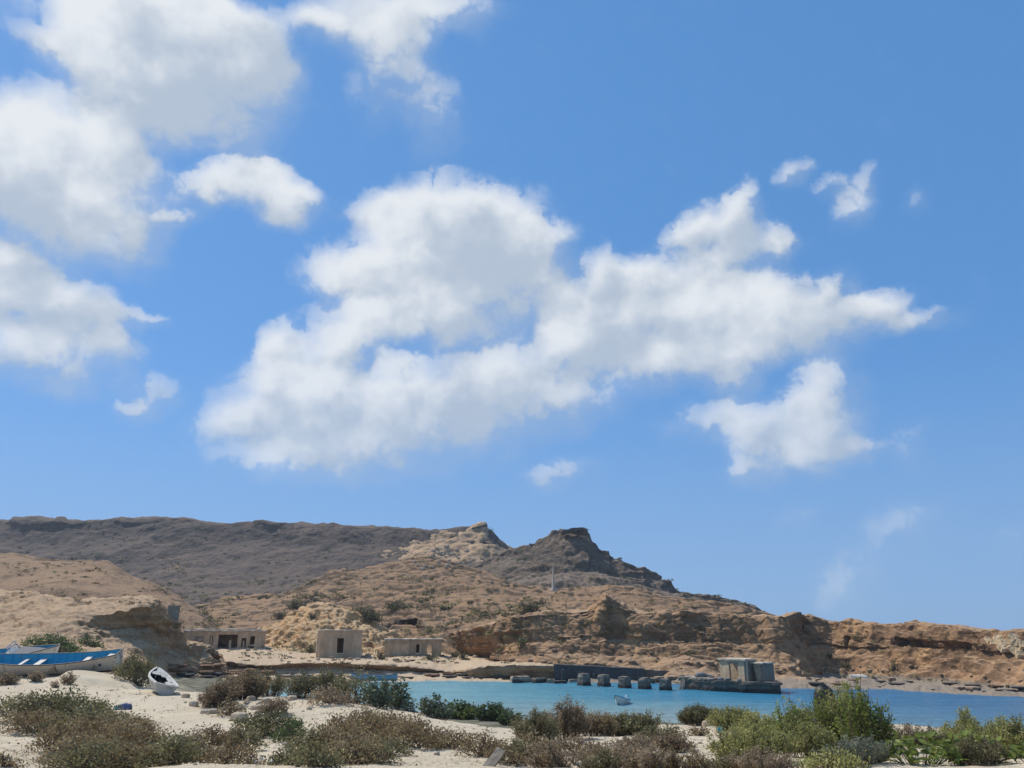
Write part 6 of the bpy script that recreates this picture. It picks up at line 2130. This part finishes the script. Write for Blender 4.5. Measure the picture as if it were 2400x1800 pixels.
# -- scrub too small to count, scattered over the hills
def scrub(name, n, x0, x1, y0, y1, mat, size, label, test=None, seed=1):
    r = np.random.default_rng(seed)
    LP, SZ, TT = [], [], []
    got = 0
    for _ in range(n * 3):
        if got >= n:
            break
        px_, py_ = r.uniform(x0, x1), r.uniform(y0, y1)
        if fbm(np.array([[px_ / 70, py_ / 28, 3.3]]), 2, .5, seed)[0] < r.normal() * .16:
            continue
        if 555 < px_ < 935 and 1404 < py_ < 1520 and mat in ('green', 'mixed') and size > 7 - (mat == 'green'):
            continue
        p = hit(px_, py_)
        if p is None or p.y < 95 or (test and not test(p)):
            continue
        got += 1
        s = size * p.y / 1893 * r.uniform(.5, 1.5)
        m_ = 14
        q = r.normal(size=(m_, 3)) * (s * .42, s * .42, s * .16)
        q[:, 2] = np.abs(q[:, 2])
        LP.append(np.array(p) + q)
        SZ.append(np.full(m_, s * .42))
        TT.append(np.full(m_, r.random()))
    P = np.concatenate(LP)
    S_ = np.concatenate(SZ)
    v, f, tt = leaf_quads(P, S_ * 1.2, S_ * .8, .2, None, np.concatenate(TT), seed)
    stuff(name, mesh_np(name, v, f, LM[mat], False, {'tint': tt}), label)


scrub('hill_scrub', 620, 390, 1750, 1350, 1500, 'green', 7, 'low dark scrub dotted over the middle hillside', seed=5)
scrub('hill_scrub', 380, 470, 1260, 1392, 1505, 'mixed', 9, 'dense low scrub covering the lower half of the middle hillside', seed=12)
scrub('hill_scrub', 200, 0, 440, 1305, 1500, 'brown', 7, 'small brown scrub dotted over the left hill and the tan outcrop', seed=6)
scrub('hill_scrub', 260, 1300, 2400, 1480, 1605, 'mixed', 7, 'small scrub and dry tufts on the cliff slopes to the right', seed=7)
scrub('hill_scrub', 200, 560, 1200, 1500, 1556, 'mixed', 7, 'dry tufts scattered around the houses on the terrace', seed=8)
scrub('hill_scrub', 260, 0, 1500, 1225, 1400, 'dark', 6, 'tiny dark scrub over the far plateau and peak', seed=9)


def beach_litter(n, label, seed=3):
    """twigs and dry leaf scraps strewn on the sand, too many to count"""
    r = np.random.default_rng(seed)
    P, paths = [], []
    while len(P) < n:
        px_, py_ = r.uniform(-60, 2460), 1797 - 190 * r.random() ** 1.3
        if fbm(np.array([[px_ / 120, py_ / 22, 9.1]]), 3, .6, seed)[0] < r.normal() * .22:
            continue
        p = hit(px_, py_)
        if p is None or p.y > 60 or p.z < .7:
            continue
        P.append((p.x, p.y, p.z + .012))
        if r.random() < .35:
            a, l_ = r.random() * 6.28, r.uniform(.06, .30) * (p.y / 25) ** .5
            e = np.array([math.cos(a), math.sin(a), 0]) * l_
            q = np.array(P[-1])
            paths.append([q - e, q + (0, 0, .03) + r.normal(size=3) * .02, q + e + (0, 0, r.uniform(0, .06))])
    P = np.array(P)
    s = .0016 * P[:, 1]
    v, f_, tt = leaf_quads(P, s * r.uniform(.8, 2.6, n), s * r.uniform(.6, 1.2, n), 0, None, None, seed)
    stuff('leaf_litter', mesh_np('leaf_litter', v, f_, LM['brown'], False, {'tint': tt}), label)
    sv, sf = sticks(paths, [.0055 * (q[1][1] / 25) for q in paths])
    stuff('twig_litter', mesh_np('twig_litter', sv, sf, M_twig, False), 'short dry twigs strewn over the near sand')


beach_litter(2600, 'dry leaf scraps strewn over the near sand')


# ---------------------------------------------------------------- air over the bay
def build_haze():
    m = bpy.data.materials.new('thin_air')
    m.use_nodes = True
    nt = m.node_tree
    nt.nodes.clear()
    out = nt.nodes.new('ShaderNodeOutputMaterial')
    v = nt.nodes.new('ShaderNodeVolumePrincipled')
    v.inputs['Color'].default_value = (.80, .88, 1.0, 1)
    v.inputs['Density'].default_value = .00017
    v.inputs['Anisotropy'].default_value = .2
    nt.links.new(v.outputs[0], out.inputs['Volume'])
    x0, x1, y0, y1, z0, z1 = -900, 900, -200, 900, -3.2, 110
    p = [(x0, y0, z0), (x1, y0, z0), (x1, y1, z0), (x0, y1, z0), (x0, y0, z1), (x1, y0, z1), (x1, y1, z1), (x0, y1, z1)]
    stuff('haze', MB().hexa(p).mesh('haze', m), 'thin pale haze over the bay and the hills')


build_haze()
